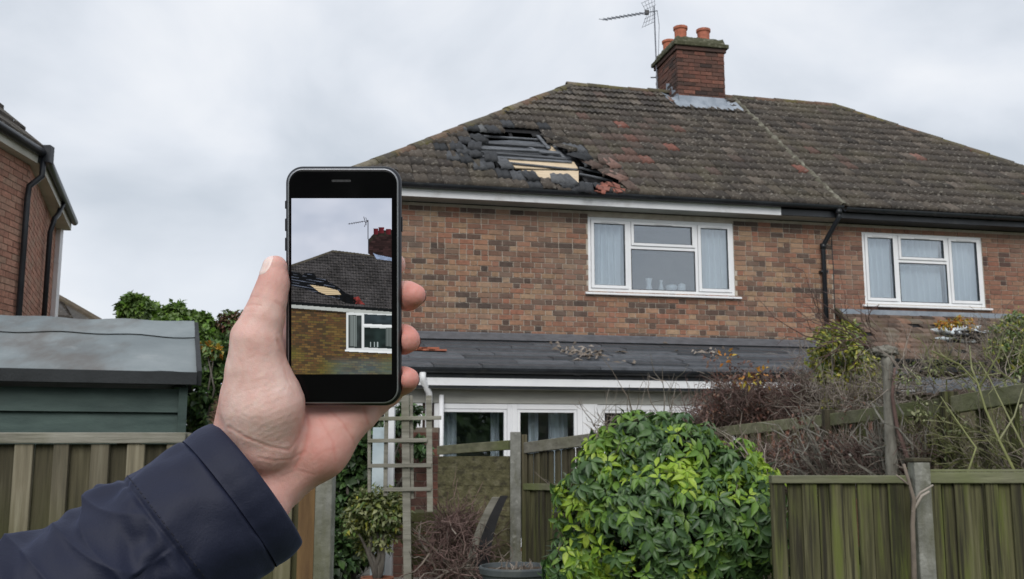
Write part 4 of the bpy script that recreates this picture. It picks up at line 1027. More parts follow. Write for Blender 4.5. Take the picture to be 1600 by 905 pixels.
# taller fence that runs back along the right side
P0 = Vector((at(1700, 585, 5.55).x, 5.55)); 
def rail_pt(px, py, Y): p = at(px, py, Y); return p
bf = [(1760, 572, 5.5), (1475, 622, 7.1), (1290, 648, 8.6), (1085, 672, 11.0)]
bfp = [rail_pt(*q) for q in bf]
bfo = thing('side_fence', 'tall mossy fence running back along the right, overgrown with dead climber', 'fence', (bfp[1].x, bfp[1].y, 0))
o0 = Vector((bfp[1].x, bfp[1].y, 0))
for i in range(3):
    a, b = bfp[i]-o0, bfp[i+1]-o0
    hh = .115 if i == 0 else .10
    MB().beam(a-Vector((0, 0, hh/2)), b-Vector((0, 0, hh/2)), .06, hh).build('top_rail', m_green_rail, bfo, bevel=.005)
    d = (b-a); L = Vector((d.x, d.y)).length; n = int(L/(.14 if i == 0 else .12)); dn = Vector((d.x, d.y, 0)).normalized(); nv = Vector((-dn.y, dn.x, 0))
    ang = math.atan2(dn.y, dn.x)
    for k in range(n):
        if i == 0 and k % 2 == 1 and r_.random() < .75: continue
        p = a+d*((k+.5)/n)
        MB().box(-.05, .05, -.01, .01, 0, p.z-hh+.01).build('board', m_green_board, bfo, (p.x+nv.x*.02*(1 if k % 2 else -1), p.y+nv.y*.02*(1 if k % 2 else -1), 0), (0, 0, ang), bevel=.002)
for i, (pt, wd) in enumerate(zip(bfp, (.10, .10, .09, .09))):
    p = pt-o0
    MB().box(p.x-wd/2, p.x+wd/2, p.y-.12, p.y-.03, 0, p.z+.04).build('post', m_green_board if i < 2 else m_wood_d, bfo, bevel=.005)

# fence in the middle of the garden, two panels and a post
mf = thing('middle_fence', 'mossy panel fence and grey post in front of the patio windows', 'fence', (at(805, 690, 8.2).x, 8.2, T0))
mo = Vector(mf.location)
q0, q1, q2 = at(686, 697, 8.9)-mo, at(797, 688, 8.25)-mo, at(936, 676, 7.5)-mo
q1b = at(818, 692, 8.18)-mo
for (a, b, hh) in ((q0, q1, .075), (q1b, q2, .085)):
    MB().beam(a-Vector((0, 0, hh/2)), b-Vector((0, 0, hh/2)), .05, hh).build('top_rail', m_rail if a is q1b else m_green_rail, mf, bevel=.004)
def run(a, b, wd, z0, z1d, m, name='board', th=.009):
    d = b-a; L = Vector((d.x, d.y)).length; n = max(1, int(L/wd)); ang = math.atan2(d.y, d.x); nv = Vector((-math.sin(ang), math.cos(ang), 0))
    for k in range(n):
        p = a+d*((k+.5)/n); s = .008 if k % 2 else -.008
        MB().box(-wd*.54, wd*.54, -th, th, z0, p.z-z1d).build(name, m, mf, (p.x+nv.x*s, p.y+nv.y*s, 0), (0, r_.gauss(0, .004), ang), bevel=.002)
# left panel: horizontal overlapping slats; right panel: upright boards with a darker lattice strip above
d = q1-q0
for k in range(12):
    z1 = q0.z-.085-k*.115; z0 = z1-.12
    if z0 < 0: break
    a = Vector((q0.x, q0.y, z0+.055)); b = Vector((q1.x, q1.y, z0+.062+r_.gauss(0, .004)))
    MB().beam(a, b, .02+.006*(k % 2), .125).build('slat', m_slat, mf, bevel=.002)
run(q1b+Vector((0, .0, 0)), q2, .085, 0, .34, m_green_board)
run(q1b+Vector((0, .02, 0)), q2+Vector((0, .02, 0)), .04, q1b.z-.34, .09, m_wood_d, name='slat', th=.006)
zz = q1b.z-.34
MB().beam((q1b.x, q1b.y-.02, zz), (q2.x, q2.y-.02, zz+.02), .035, .05).build('middle_rail', m_green_rail, mf, bevel=.003)
pw = at(797, 800, 8.1); pw2 = at(814, 800, 8.1)
MB().box(pw.x-mo.x, pw2.x-mo.x, -.10, -.01, 0, at(805, 675, 8.1).z-T0).build('post', m_post, mf, bevel=.006, label='grey post streaked with lichen')
MB().box(pw2.x-mo.x+.004, pw2.x-mo.x+.05, -.06, .0, 0, at(805, 679, 8.1).z-T0).build('post', m_wood_d, mf, bevel=.005, label='dark timber post beside the grey one')

# trellis ---------------------------------------------------------
TY = 7.6
tr = thing('trellis', 'grey weathered garden trellis standing below the phone, left of the patio windows', 'trellis', (at(637, 800, TY).x, TY, T0))
to = Vector(tr.location)
def T(px, py): p = at(px, py, TY)-to; return p
def stick(a, b, w_, th, y, m=m_rail, name='slat'):
    p, q = T(*a), T(*b); p.y += y; q.y += y
    MB().beam(p, q, w_, th, (0, 1, 0)).build(name, m, tr, bevel=.003)
PXM = TY/1600*1.01
for (x0, y0, x1, y1, w_) in ((577, 668, 577, 770, 5), (604, 640, 602, 775, 6), (633, 618, 637, 915, 12), (670, 618, 672, 800, 9)):
    stick((x0, y0), (x1, y1), w_*PXM, .02, 0)
stick((642, 618), (644, 780), 5*PXM, .02, .021)
for (y0, y1, xa, xb) in ((655, 653, 575, 690), (689, 688, 575, 668), (728, 727, 575, 674), (765, 764, 600, 674)):
    stick((xa, y0), (xb, y1), 6*PXM, .018, -.0195)
# pale board and blue painted panel leaning behind the trellis
pb = at(592, 760, 8.6)
o = thing('painted_board', 'pale blue painted board standing behind the trellis', 'board', (pb.x, 8.6, T0))
h = at(592, 668, 8.6).z-T0
MB().box(-.06, .06, 0, .03, 0, h).build('panel', m_paleblue, o, bevel=.003); MB().box(-.065, .065, -.012, -.001, h*.25, h*.3).build('batten', m_paleblue, o)
pb = at(607, 760, 8.9)
o = thing('white_post', 'flaking white post behind the left side of the trellis', 'post', (pb.x, 8.9, T0)); h = at(607, 636, 8.9).z-T0
MB().box(-.045, .045, -.045, .045, 0, h).build('shaft', m_fascia, o, bevel=.005); MB().box(-.055, .055, -.055, .055, h+.001, h+.03).build('cap', m_fascia, o, bevel=.005)
# brick garden wall seen through the trellis
gw = thing('garden_wall', 'dark red brick garden wall seen through the openings of the trellis', 'wall', (at(640, 800, 9.6).x, 9.6, T0))
gx0, gx1 = at(612, 760, 9.6).x-gw.location.x, at(684, 760, 9.6).x-gw.location.x
hgt = at(640, 668, 9.6).z-T0
MB().box(gx0, gx1, .012, .2, 0, hgt).build('mortar_bed', m_mortar_d, gw)
for j in range(int(hgt/.075)):
    x = gx0-(.11 if j % 2 else 0)
    while x < gx1:
        a = max(x, gx0); b = min(x+.215, gx1); x += .225
        if b-a > .04: brick_obj(gw, m_brick_ch, ((a+b)/2, .03, j*.075+.035), (b-a, .05, .065))

# ------------------------------------------------------------------ leaves, stems, plants
def leaf_arrays(C, D, U, L, W, fold=.25, droop=.2):
    C, D, U = [np.asarray(a, float) for a in (C, D, U)]; L = np.asarray(L)[:, None]; W = np.asarray(W)[:, None]
    D = D/np.linalg.norm(D, axis=1)[:, None]; S = np.cross(D, U); S /= (np.linalg.norm(S, axis=1)[:, None]+1e-9); N = np.cross(S, D)
    b = C; m = C+D*L*.5; t = C+D*L-N*L*droop
    l = m-S*W*.5+N*W*fold-D*L*.06; r = m+S*W*.5+N*W*fold-D*L*.06
    V = np.stack([b, l, m, r, t], 1).reshape(-1, 3)
    n = len(C); k = np.arange(n)[:, None]*5
    Fq = np.concatenate([k+np.array([[0, 2, 1]]), k+np.array([[0, 3, 2]]), k+np.array([[1, 2, 4]]), k+np.array([[2, 3, 4]])], 0)
    return V, Fq
def leaf_cloud(name, clumps, n, size, m, parent=None, seed=0, shell=.55, down=.3, asp=.5, loc=None, kind='stuff', cutz=None):
    r = np.random.RandomState(seed); tot = sum(c[3]**2 for c in clumps); Cs = []; Ds = []; Us = []
    for (x, y, z, rad) in clumps:
        k = int(n*rad**2/tot)
        d = r.normal(size=(k, 3)); d /= np.linalg.norm(d, axis=1)[:, None]
        q = rad*(shell+(1-shell)*r.rand(k)**.6)[:, None]*(1+.18*np.sin(d[:, :1]*7+d[:, 2:]*9+seed))
        Cs.append(np.array([x, y, z])+d*q*np.array([1, .9, .9])); dd = d+r.normal(size=(k, 3))*.6; dd[:, 2] -= down; Ds.append(dd); Us.append(d+np.array([0, 0, .8])+r.normal(size=(k, 3))*.3)
    C = np.concatenate(Cs); D = np.concatenate(Ds); U = np.concatenate(Us)
    if loc is not None: C = C-np.array(loc)
    if cutz is not None: k = C[:, 2] > cutz; C, D, U = C[k], D[k], U[k]
    L = size*(.6+.8*r.rand(len(C)))
    V, Fq = leaf_arrays(C, D, U, L, L*asp)
    o = new_obj(name, np_mesh(name, V, Fq, m), parent)
    if kind: o['kind'] = kind
    return o
def px_clumps(lst, Y, spread=.0, seed=0):
    r = random.Random(seed); res = []
    for (px, py, rad) in lst:
        yy = Y+r.uniform(-spread, spread); p = at(px, py, yy); res.append((p.x, p.y, p.z, rad/1600*yy))
    return res
def branch_set(base, tips, rad, seed, n=5, wob=.08):
    r = random.Random(seed); mb = MB()
    for tp in tips:
        a = Vector(base); b = Vector(tp); pts = []; L = (b-a).length
        mid = Vector((a.x+(b.x-a.x)*.25, a.y+(b.y-a.y)*.25, a.z+(b.z-a.z)*.5))
        for i in range(n+1):
            t = i/n; p = a*(1-t)**2+mid*2*t*(1-t)+b*t*t
            if 0 < i < n: p += Vector((r.gauss(0, wob*L*.3), r.gauss(0, wob*L*.3), r.gauss(0, wob*L*.2)))
            pts.append(p)
        mb.tube(pts, [rad*(1-.8*i/n) for i in range(n+1)], 6)
    return mb
def shrub(name, label, cat, px_list, Y, base_px, n, size, mats, seed, spread=.2, group=None, stem=m_bark, base_z=T0, asp=.5, shell=.5, stemr=.025, down=.3, kinds=('foliage',)):
    cl = px_clumps(px_list, Y, spread, seed); bx_ = at(base_px, 800, Y).x
    root = thing(name, label, cat, (bx_, Y, base_z), 0, group)
    L = Vector(root.location)
    tips = [(c[0]-L.x, c[1]-L.y, c[2]-L.z) for c in cl]
    branch_set((0, 0, -.02), tips, stemr, seed).build('stem', stem, root, smooth=True)
    for i, (m, fr) in enumerate(mats):
        leaf_cloud('foliage', cl, int(n*fr), size, m, root, seed*7+i, shell=shell, loc=L, asp=asp, down=down)
    return root, cl
# trees and hedges behind the shed and the hand
G1 = 'trees beyond the green shed'
shrub('garden_tree', 'bushy bright green tree crown just above the middle of the shed roof', 'tree', [(212, 482, 22), (232, 492, 20), (202, 505, 18), (222, 510, 26), (245, 505, 18)], 13.0, 220, 8000, .075, [(m_leaf_tree, .75), (m_leaf_mid, .25)], 1, .5, G1, asp=.7)
shrub('garden_tree', 'loose open green tree between the bushy tree and the hand', 'tree', [(275, 492, 20), (295, 508, 24), (312, 530, 22), (262, 510, 16), (330, 520, 14), (300, 550, 22), (322, 500, 9)], 12.0, 285, 5200, .065, [(m_leaf_tree, .6), (m_leaf_mid, .4)], 2, .5, G1, asp=.7, shell=.3)
shrub('garden_tree', 'reddish brown leaved tree right beside the raised thumb', 'tree', [(362, 505, 20), (345, 525, 20), (378, 520, 22), (390, 500, 14), (360, 550, 22), (400, 540, 24)], 12.6, 365, 5200, .06, [(m_leaf_red, .55), (m_leaf_tree, .45)], 3, .5, G1, asp=.6, shell=.3)
shrub('laurel_hedge', 'dense dark green hedge between the shed and the wrist', 'hedge', [(330, 570, 34), (310, 620, 38), (370, 560, 36), (350, 650, 45), (400, 600, 50), (330, 700, 40), (420, 660, 50), (300, 665, 30), (290, 700, 30)], 9.0, 350, 12000, .06, [(m_leaf_dark, .15), (m_leaf, .35), (m_leaf_tree, .5)], 4, .3, None, asp=.6)
leaf_or = shrub('garden_bush', 'small bush with orange tipped leaves above the dark hedge', 'bush', [(322, 543, 9), (336, 548, 9)], 8.6, 330, 160, .06, [(m_leaf_tree, .6), (m_leaf_or, .4)], 6, .05, None)
shrub('ivy_hedge', 'dark ivy hedge between the pale fence post and the trellis', 'hedge', [(545, 700, 34), (560, 740, 36), (540, 780, 36), (570, 790, 30), (530, 830, 36), (560, 850, 34), (520, 870, 34), (596, 700, 22), (575, 665, 24), (545, 660, 24), (610, 660, 18), (640, 648, 14), (590, 760, 20), (655, 700, 12)], 9.4, 550, 9000, .075, [(m_leaf_dark, .55), (m_leaf, .45)], 5, .25, None, asp=.7)
# variegated potted shrub
ps, _ = shrub('potted_shrub', 'pale variegated bushy shrub growing in the terracotta pot by the trellis', 'shrub', [(585, 795, 34), (560, 810, 26), (610, 805, 24), (590, 830, 30), (565, 785, 20), (605, 780, 20), (575, 850, 20), (548, 825, 12)], 7.9, 588, 4200, .045, [(m_leaf_pale, .65), (m_leaf_yel, .15), (m_leaf_tree, .2)], 8, .12, None, shell=.25, base_z=T0+.22)
pc = at(590, 880, 7.9)
pot = thing('terracotta_pot', 'terracotta pot below the pale shrub, left of the trellis post', 'pot', (pc.x, 7.9, T0))
MB().lathe([(0, 0), (.085, 0), (.11, .20), (.125, .20), (.125, .245), (.11, .245), (.10, .20), (0, .20)], n=28).build('bowl', m_pot, pot, smooth=False)
MB().lathe([(0, .215), (.105, .212)], n=20).build('soil', m_soil, pot, fix=False)
ps.location.x = pc.x
# dark tub
tc_ = at(806, 884, 7.2)
tub = thing('plastic_tub', 'round dark grey tub planter filled with soil below the middle fence', 'tub', (tc_.x, 7.2, T0))
hr = tc_.z-T0; R0 = 54/1600*7.2
MB().lathe([(0, 0), (R0*.8, 0), (R0*.95, hr-.05), (R0*1.02, hr-.05), (R0*1.04, hr-.012), (R0*1.02, hr), (R0*.97, hr), (R0*.95, hr-.045), (0, hr-.045)], n=48).build('bowl', m_tub, tub, smooth=False, bevel=.003)
V = [(0, 0, hr-.02)]; Fq = []
V += [(R0*.93*math.cos(i*.2618), R0*.93*math.sin(i*.2618), hr-.035+.012*math.sin(i*2.7)) for i in range(24)]
MB().add(V, [(0, i+1, (i+1) % 24+1) for i in range(24)]).build('soil', m_soil, tub)
mbb = MB(); r_ = random.Random(5)
for k in range(40):
    a = r_.random()*6.28; q = r_.random()*R0*.85; x, y = q*math.cos(a), q*math.sin(a)
    mbb.tube([(x, y, hr-.03), (x+r_.gauss(0, .02), y+r_.gauss(0, .02), hr+r_.uniform(-.01, .03))], .003, 4)
mbb.build('debris', m_twig, tub, kind='stuff')

# twigs: many thin bent rods in one mesh
def twigs(name, boxes, n, L, rad, m, parent, loc, seed, dirv=(0, 0, 1), spread=.7, kind='stuff', sub=2):
    r = random.Random(seed); mb = MB(); loc = Vector(loc); dirv = Vector(dirv)
    for _ in range(n):
        a, b = r.choice(boxes); p = Vector((r.uniform(a[0], b[0]), r.uniform(a[1], b[1]), r.uniform(a[2], b[2])))-loc
        d = (dirv+Vector((r.gauss(0, spread), r.gauss(0, spread), r.gauss(0, spread)))).normalized(); ll = L*r.uniform(.5, 1.4); pts = [p.copy()]; q = rad*r.uniform(.6, 1.5)
        for i in range(4):
            d = (d+Vector((r.gauss(0, .28), r.gauss(0, .28), r.gauss(0, .25)))).normalized(); p = p+d*ll/4; pts.append(p.copy())
            if i and r.random() < .5*sub/2:
                e = (d+Vector((r.gauss(0, .7), r.gauss(0, .7), r.gauss(0, .6)))).normalized()
                mb.tube([p, p+e*ll*.2, p+e*ll*.34+Vector((0, 0, r.gauss(0, .02)))], [q*.6, q*.45, q*.2], 3, False)
        mb.tube(pts, [q, q*.85, q*.7, q*.5, q*.25], 4, False)
    o = mb.build(name, m, parent, fix=False); o['kind'] = kind; return o
def pbox(x0, y0, x1, y1, Y0, Y1):
    a = at(x0, y1, Y0); b = at(x1, y0, Y0); return ((a.x, Y0, a.z), (b.x, Y1, b.z))
# red-brown brushwood heap in front of the middle fence
bh = thing('brushwood_heap', 'heap of dark red brown prunings between the trellis post and the tub', 'brushwood', (at(700, 850, 8.0).x, 8.0, T0))
twigs('twigs', [pbox(650, 830, 760, 925, 7.7, 8.3), pbox(655, 860, 750, 930, 7.5, 8.2), pbox(680, 815, 725, 850, 7.8, 8.3)], 560, .26, .0040, m_twig_red, bh, bh.location, 3, (.2, -.1, .3), .8)
twigs('twigs', [pbox(655, 860, 760, 935, 7.6, 8.0)], 40, .36, .006, m_twig, bh, bh.location, 4, (.3, -.1, .4), .5)
cb = thing('compost_bin', 'dark wooden slatted compost bin behind the brushwood heap', 'bin', (at(690, 830, 8.5).x, 8.5, T0))
zt_ = at(690, 800, 8.5).z-T0
for k in range(5): 
    z = zt_-.085*k
    if z-.08 > 0: MB().box(-.25, .25, 0, .02, z-.08, z-.006).build('slat', m_felt if k == 9 else m_wood_d, cb, bevel=.003)
MB().box(-.27, -.23, .021, .06, 0, zt_).box(.22, .26, .021, .06, 0, zt_).build('frame', m_wood_d, cb)
MB().box(-.25, .25, .021, .5, zt_-.03, zt_-.01).build('lid', m_wood_d, cb)
ls = thing('old_plank', 'curved grey plank leaning against the middle fence beside the tub', 'plank', (at(752, 860, 7.8).x, 7.8, T0))
pp = []
for i in range(9):
    t = i/8; p = at(742+34*t**2.0, 905-128*t, 7.8)-Vector(ls.location); pp.append(p)
V = []
for i, p in enumerate(pp): w_ = .075-.04*i/8; V += [(p.x-w_, p.y, p.z), (p.x+w_*.6, p.y, p.z), (p.x+w_*.6, p.y+.03, p.z), (p.x-w_, p.y+.03, p.z)]
MB().add(V, [(i*4+k, i*4+(k+1) % 4, i*4+4+(k+1) % 4, i*4+4+k) for i in range(8) for k in range(4)]+[(0, 3, 2, 1), (32, 33, 34, 35)]).build('board', m_rail, ls, bevel=.003)
V = [(x-.012+.075, y-.02, z+.01) for (x, y, z) in V]
MB().add(V, [(i*4+k, i*4+(k+1) % 4, i*4+4+(k+1) % 4, i*4+4+k) for i in range(8) for k in range(4)]+[(0, 3, 2, 1), (32, 33, 34, 35)]).build('edge', m_felt, ls)

# big green shrub ---------------------------------------------------
SYY = 5.6
bs = thing('evergreen_shrub', 'big rounded green shrub with lime young leaves in front of the right fences', 'shrub', (at(1050, 850, SYY).x, SYY, 0))
bl = Vector(bs.location)
blob = [(1000, 690, 52), (950, 715, 45), (1050, 725, 85), (1140, 748, 58), (925, 800, 58), (1040, 830, 125), (1150, 815, 82), (1085, 698, 36), (990, 662, 24), (1040, 660, 20), (1188, 752, 28), (1195, 860, 45), (925, 870, 62), (960, 760, 70), (900, 770, 30), (1165, 712, 18), (890, 880, 40), (1080, 905, 110)]
cl = px_clumps(blob, SYY, .12, 3)
branch_set((0, 0, 0), [(c[0]-bl.x, c[1]-bl.y+.1, c[2]-bl.z) for c in cl], .03, 5).build('stem', m_bark, bs, smooth=True)
limes = [(1060, 735, 34, 1.0), (1045, 728, 16, 1.0), (1185, 722, 30, .95), (1150, 755, 30, .6), (935, 705, 30, .6), (885, 775, 28, .7), (900, 800, 30, .7), (905, 868, 34, .8), (940, 895, 34, .8), (1090, 890, 14, 1.0), (975, 705, 20, .6), (1125, 690, 14, .5), (1205, 770, 14, .7), (930, 840, 24, .5), (985, 740, 18, .5), (1080, 715, 20, .6), (1110, 770, 14, .5)]
r_ = random.Random(77); whorls = []
tot = sum(c[3]**2 for c in cl)
for c in cl:
    for _ in range(int(2300*c[3]**2/tot)):
        d = Vector((r_.gauss(0, 1), r_.gauss(-.5, 1), r_.gauss(.1, 1))).normalized()
        q = c[3]*(r_.uniform(.70, 1.04) if r_.random() > .07 else r_.uniform(1.04, 1.22)); p = Vector(c[:3])+Vector((d.x*q, d.y*q*.8, d.z*q))
        ins = sum(1 for e in cl if e is not c and (Vector(e[:3])-p).length < e[3]*.66)
        if ins: continue
        if p.z < 0: continue
        whorls.append((p, d))
Lf = []
for p, d in whorls:
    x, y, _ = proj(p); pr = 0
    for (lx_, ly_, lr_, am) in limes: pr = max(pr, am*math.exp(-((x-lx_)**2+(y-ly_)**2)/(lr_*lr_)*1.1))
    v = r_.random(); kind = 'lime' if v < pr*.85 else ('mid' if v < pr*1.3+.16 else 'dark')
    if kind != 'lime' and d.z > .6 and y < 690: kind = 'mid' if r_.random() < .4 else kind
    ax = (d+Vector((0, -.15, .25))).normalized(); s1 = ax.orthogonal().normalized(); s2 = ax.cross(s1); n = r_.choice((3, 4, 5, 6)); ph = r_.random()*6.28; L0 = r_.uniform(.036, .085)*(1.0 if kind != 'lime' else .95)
    tw = ax*.0
    for k in range(n):
        t = ph+6.283*k/n+r_.gauss(0, .35); rad = s1*math.cos(t)+s2*math.sin(t)
        D = (rad*1.0+ax*r_.uniform(-.05, .45)+Vector((0, 0, -.80 if kind != 'lime' else -.30))).normalized()
        L = L0*r_.uniform(.75, 1.2); Lf.append((p+rad*.006, D, ax, L, L*r_.uniform(.33, .47), kind))
def leafproto(m):                             # 12 triangles, folded, drooping, unit length
    V = [(0, 0, 0), (-.5, .30, .12), (0, .30, 0), (.5, .30, .12), (-.46, .58, .08), (0, .60, -.05), (.46, .58, .08), (-.2, .84, -.02), (0, .85, -.12), (.2, .84, -.02), (0, 1, -.2)]
    Fc = [(0, 2, 1), (0, 3, 2), (1, 2, 5, 4), (2, 3, 6, 5), (4, 5, 8, 7), (5, 6, 9, 8), (7, 8, 10), (8, 9, 10)]
    me = bpy.data.meshes.new('leaf'); me.from_pydata(V, [], Fc); me.materials.append(m); me.polygons.foreach_set('use_smooth', [True]*len(me.polygons)); return me
lm = {'lime': m_leaf_lime, 'mid': m_leaf_mid, 'dark': m_leaf}; lp = {k: leafproto(v) for k, v in lm.items()}
def lkey(q):
    x, y, d = proj(q[0]); return d if (0 < x < 1600 and 0 < y < 905 and q[0].y < SYY+.1) else 99
Lf.sort(key=lkey)
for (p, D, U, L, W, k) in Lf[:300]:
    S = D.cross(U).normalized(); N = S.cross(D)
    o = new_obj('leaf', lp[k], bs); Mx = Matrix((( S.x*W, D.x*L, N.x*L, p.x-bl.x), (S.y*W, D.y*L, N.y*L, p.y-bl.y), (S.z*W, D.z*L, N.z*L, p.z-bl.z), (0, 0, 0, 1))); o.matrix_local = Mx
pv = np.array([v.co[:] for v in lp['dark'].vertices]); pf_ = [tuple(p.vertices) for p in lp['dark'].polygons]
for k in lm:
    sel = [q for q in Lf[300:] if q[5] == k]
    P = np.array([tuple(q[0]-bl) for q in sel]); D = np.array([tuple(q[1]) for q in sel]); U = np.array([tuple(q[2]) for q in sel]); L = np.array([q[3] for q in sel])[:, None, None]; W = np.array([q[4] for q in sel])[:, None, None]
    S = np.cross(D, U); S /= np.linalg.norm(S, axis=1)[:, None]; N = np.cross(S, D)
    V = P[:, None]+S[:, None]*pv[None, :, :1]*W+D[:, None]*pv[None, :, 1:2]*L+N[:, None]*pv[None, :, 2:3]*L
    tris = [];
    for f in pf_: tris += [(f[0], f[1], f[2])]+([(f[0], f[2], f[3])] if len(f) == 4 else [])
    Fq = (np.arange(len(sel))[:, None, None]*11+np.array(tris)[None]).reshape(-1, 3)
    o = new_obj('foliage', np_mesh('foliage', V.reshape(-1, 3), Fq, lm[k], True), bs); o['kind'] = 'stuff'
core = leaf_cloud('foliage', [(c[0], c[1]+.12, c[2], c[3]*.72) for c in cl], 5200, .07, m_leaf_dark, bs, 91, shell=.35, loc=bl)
twigs('twigs', [((c[0]-c[3]*.4, c[1]-.1, c[2]-c[3]*.6), (c[0]+c[3]*.4, c[1]+.2, c[2]+c[3]*.2)) for c in cl], 160, .25, .003, m_twig, bs, bl, 17, (0, 0, 1), .6)
# wispy dry shoots on the shrub's right side
twigs('twigs', [pbox(1190, 800, 1235, 900, SYY-.2, SYY), pbox(930, 660, 960, 700, SYY-.1, SYY+.1)], 50, .16, .0025, m_twig, bs, bl, 18, (.2, 0, .8), .5)

# dead climber along the back of the side fence
dc = thing('dead_climber', 'tangled brown leafless climber spilling over the fence between shrub and pruned stem', 'climber', (at(1200, 700, 9.6).x, 9.6, T0))
twigs('twigs', [pbox(1085, 620, 1290, 668, 10.2, 10.8), pbox(1080, 640, 1200, 670, 10.6, 11.2), pbox(1130, 600, 1280, 640, 10, 10.6), pbox(1250, 620, 1300, 650, 9.8, 10.2)], 1900, .26, .0034, m_twig_red, dc, dc.location, 6, (.1, 0, .2), .8)
twigs('twigs', [pbox(1100, 640, 1290, 670, 10.4, 10.8), pbox(1120, 600, 1280, 640, 10.2, 10.6)], 700, .24, .0036, m_twig, dc, dc.location, 7, (.1, 0, .3), .8)
leaf_cloud('foliage', px_clumps([(1150, 585, 30), (1200, 600, 34), (1120, 610, 30), (1250, 600, 30), (1110, 640, 24), (1180, 640, 30), (1110, 560, 12)], 10.2, .2, 1), 900, .04, m_leaf_red, dc, 5, shell=.2, loc=dc.location)
leaf_cloud('foliage', px_clumps([(1165, 596, 18), (1130, 560, 16), (1190, 590, 20)], 10.0, .2, 1), 60, .05, m_leaf_or, dc, 6, shell=.2, loc=dc.location)
hc = thing('bare_climber', 'grey dead stems hanging on the near face of the side fence', 'climber', (at(1250, 700, 7.4).x, 7.4, T0))
def fpt(px, py, Y): p = at(px, py, Y); return p
def fenceY(px): return 5.5*1.0 if px > 1700 else (11.0+(px-1085)/(1290-1085)*(8.6-11.0) if px < 1290 else (8.6+(px-1290)/(1475-1290)*(7.1-8.6) if px < 1475 else 7.1+(px-1475)/(1760-1475)*(5.5-7.1)))
def face_twigs(x0, x1, y0, y1, n, L, rad, m, seed, parent, dirv=(.1, 0, .8), spread=.55, offy=-.12, step=12):
    boxes = []
    x = x0
    while x < x1:
        Y = fenceY(x+step/2)+offy; boxes.append(pbox(x, y0, x+step, y1, Y-.18, Y)); x += step
    return twigs('twigs', boxes, n, L, rad, m, parent, parent.location, seed, dirv, spread)
face_twigs(1090, 1440, 700, 775, 1100, .22, .0036, m_twig, 8, hc)
face_twigs(1090, 1440, 705, 775, 900, .22, .0034, m_twig_red, 9, hc)
face_twigs(1250, 1440, 735, 770, 100, .42, .011, m_bark_pale, 10, hc, spread=.22)
rc = thing('mossy_climber', 'yellow green mossy stems growing through the side fence at the right edge', 'climber', (at(1540, 700, 6.4).x, 6.4, T0))
face_twigs(1440, 1620, 680, 755, 170, .26, .0042, m_twig_green, 11, rc, dirv=(-.5, 0, .8), spread=.4, offy=.16)
face_twigs(1440, 1620, 670, 755, 200, .22, .003, m_twig, 12, rc, dirv=(-.3, 0, .8), spread=.6, offy=.16)
face_twigs(1440, 1620, 560, 610, 40, .25, .0035, m_twig_green, 13, rc, dirv=(-.3, 0, .8), spread=.4, offy=.1)
r_ = random.Random(14); mb = MB()
for (pts, rad) in (([(1588, 742), (1562, 690), (1540, 640), (1528, 600), (1500, 570), (1455, 548)], 3.6), ([(1530, 606), (1545, 580), (1560, 555), (1568, 520)], 3.0), ([(1528, 600), (1518, 575), (1515, 540)], 2.6),
                   ([(1600, 700), (1570, 640), (1545, 590), (1530, 565)], 2.6), ([(1560, 690), (1585, 650), (1600, 600)], 2.6), ([(1510, 745), (1525, 700), (1490, 650), (1470, 620)], 2.6), ([(1440, 600), (1428, 585), (1410, 570)], 1.8), ([(1462, 600), (1450, 580), (1455, 560)], 1.6)):
    P = [at(x, y, 6.3+.004*(600-y)) - Vector(rc.location) for x, y in pts]
    mb.tube(P, [rad*.62/1600*6.3*(1-.6*i/len(P)) for i in range(len(P))], 7)
mb.build('stem', m_twig_green, rc, smooth=True)
for (bx_, n_, L_, rd_, m_, sd_, pr_) in (([pbox(1400, 575, 1600, 612, 6.9, 7.4)], 120, .30, .0028, m_twig, 51, rc), ([pbox(1395, 560, 1480, 625, 7.6, 8.2)], 60, .26, .003, m_twig, 52, rc), ([pbox(1290, 600, 1440, 655, 8.6, 9.2)], 420, .26, .0032, m_twig, 53, hc), ([pbox(1260, 560, 1330, 650, 9.4, 9.8)], 200, .3, .0034, m_twig, 54, hc),
                                         ([pbox(1545, 520, 1610, 600, 7.3, 7.7)], 160, .24, .0026, m_twig, 55, rc)):
    twigs('twigs', bx_, n_, L_, rd_, m_, pr_, pr_.location, sd_, (-.2, 0, .5), .7)
leaf_cloud('foliage', px_clumps([(1420, 590, 22), (1460, 575, 18), (1520, 590, 22), (1580, 600, 20), (1440, 640, 24), (1500, 660, 26), (1560, 680, 26), (1480, 700, 24), (1590, 650, 24)], 6.9, .2, 1), 420, .035, m_leaf_pale, rc, 61, shell=.1, loc=rc.location)
leaf_cloud('foliage', px_clumps([(1130, 700, 20), (1170, 715, 22), (1230, 700, 26), (1300, 690, 26), (1360, 700, 26), (1400, 690, 22), (1330, 640, 22), (1250, 650, 20)], 8.2, .2, 1), 420, .035, m_leaf_red, hc, 62, shell=.1, loc=hc.location)
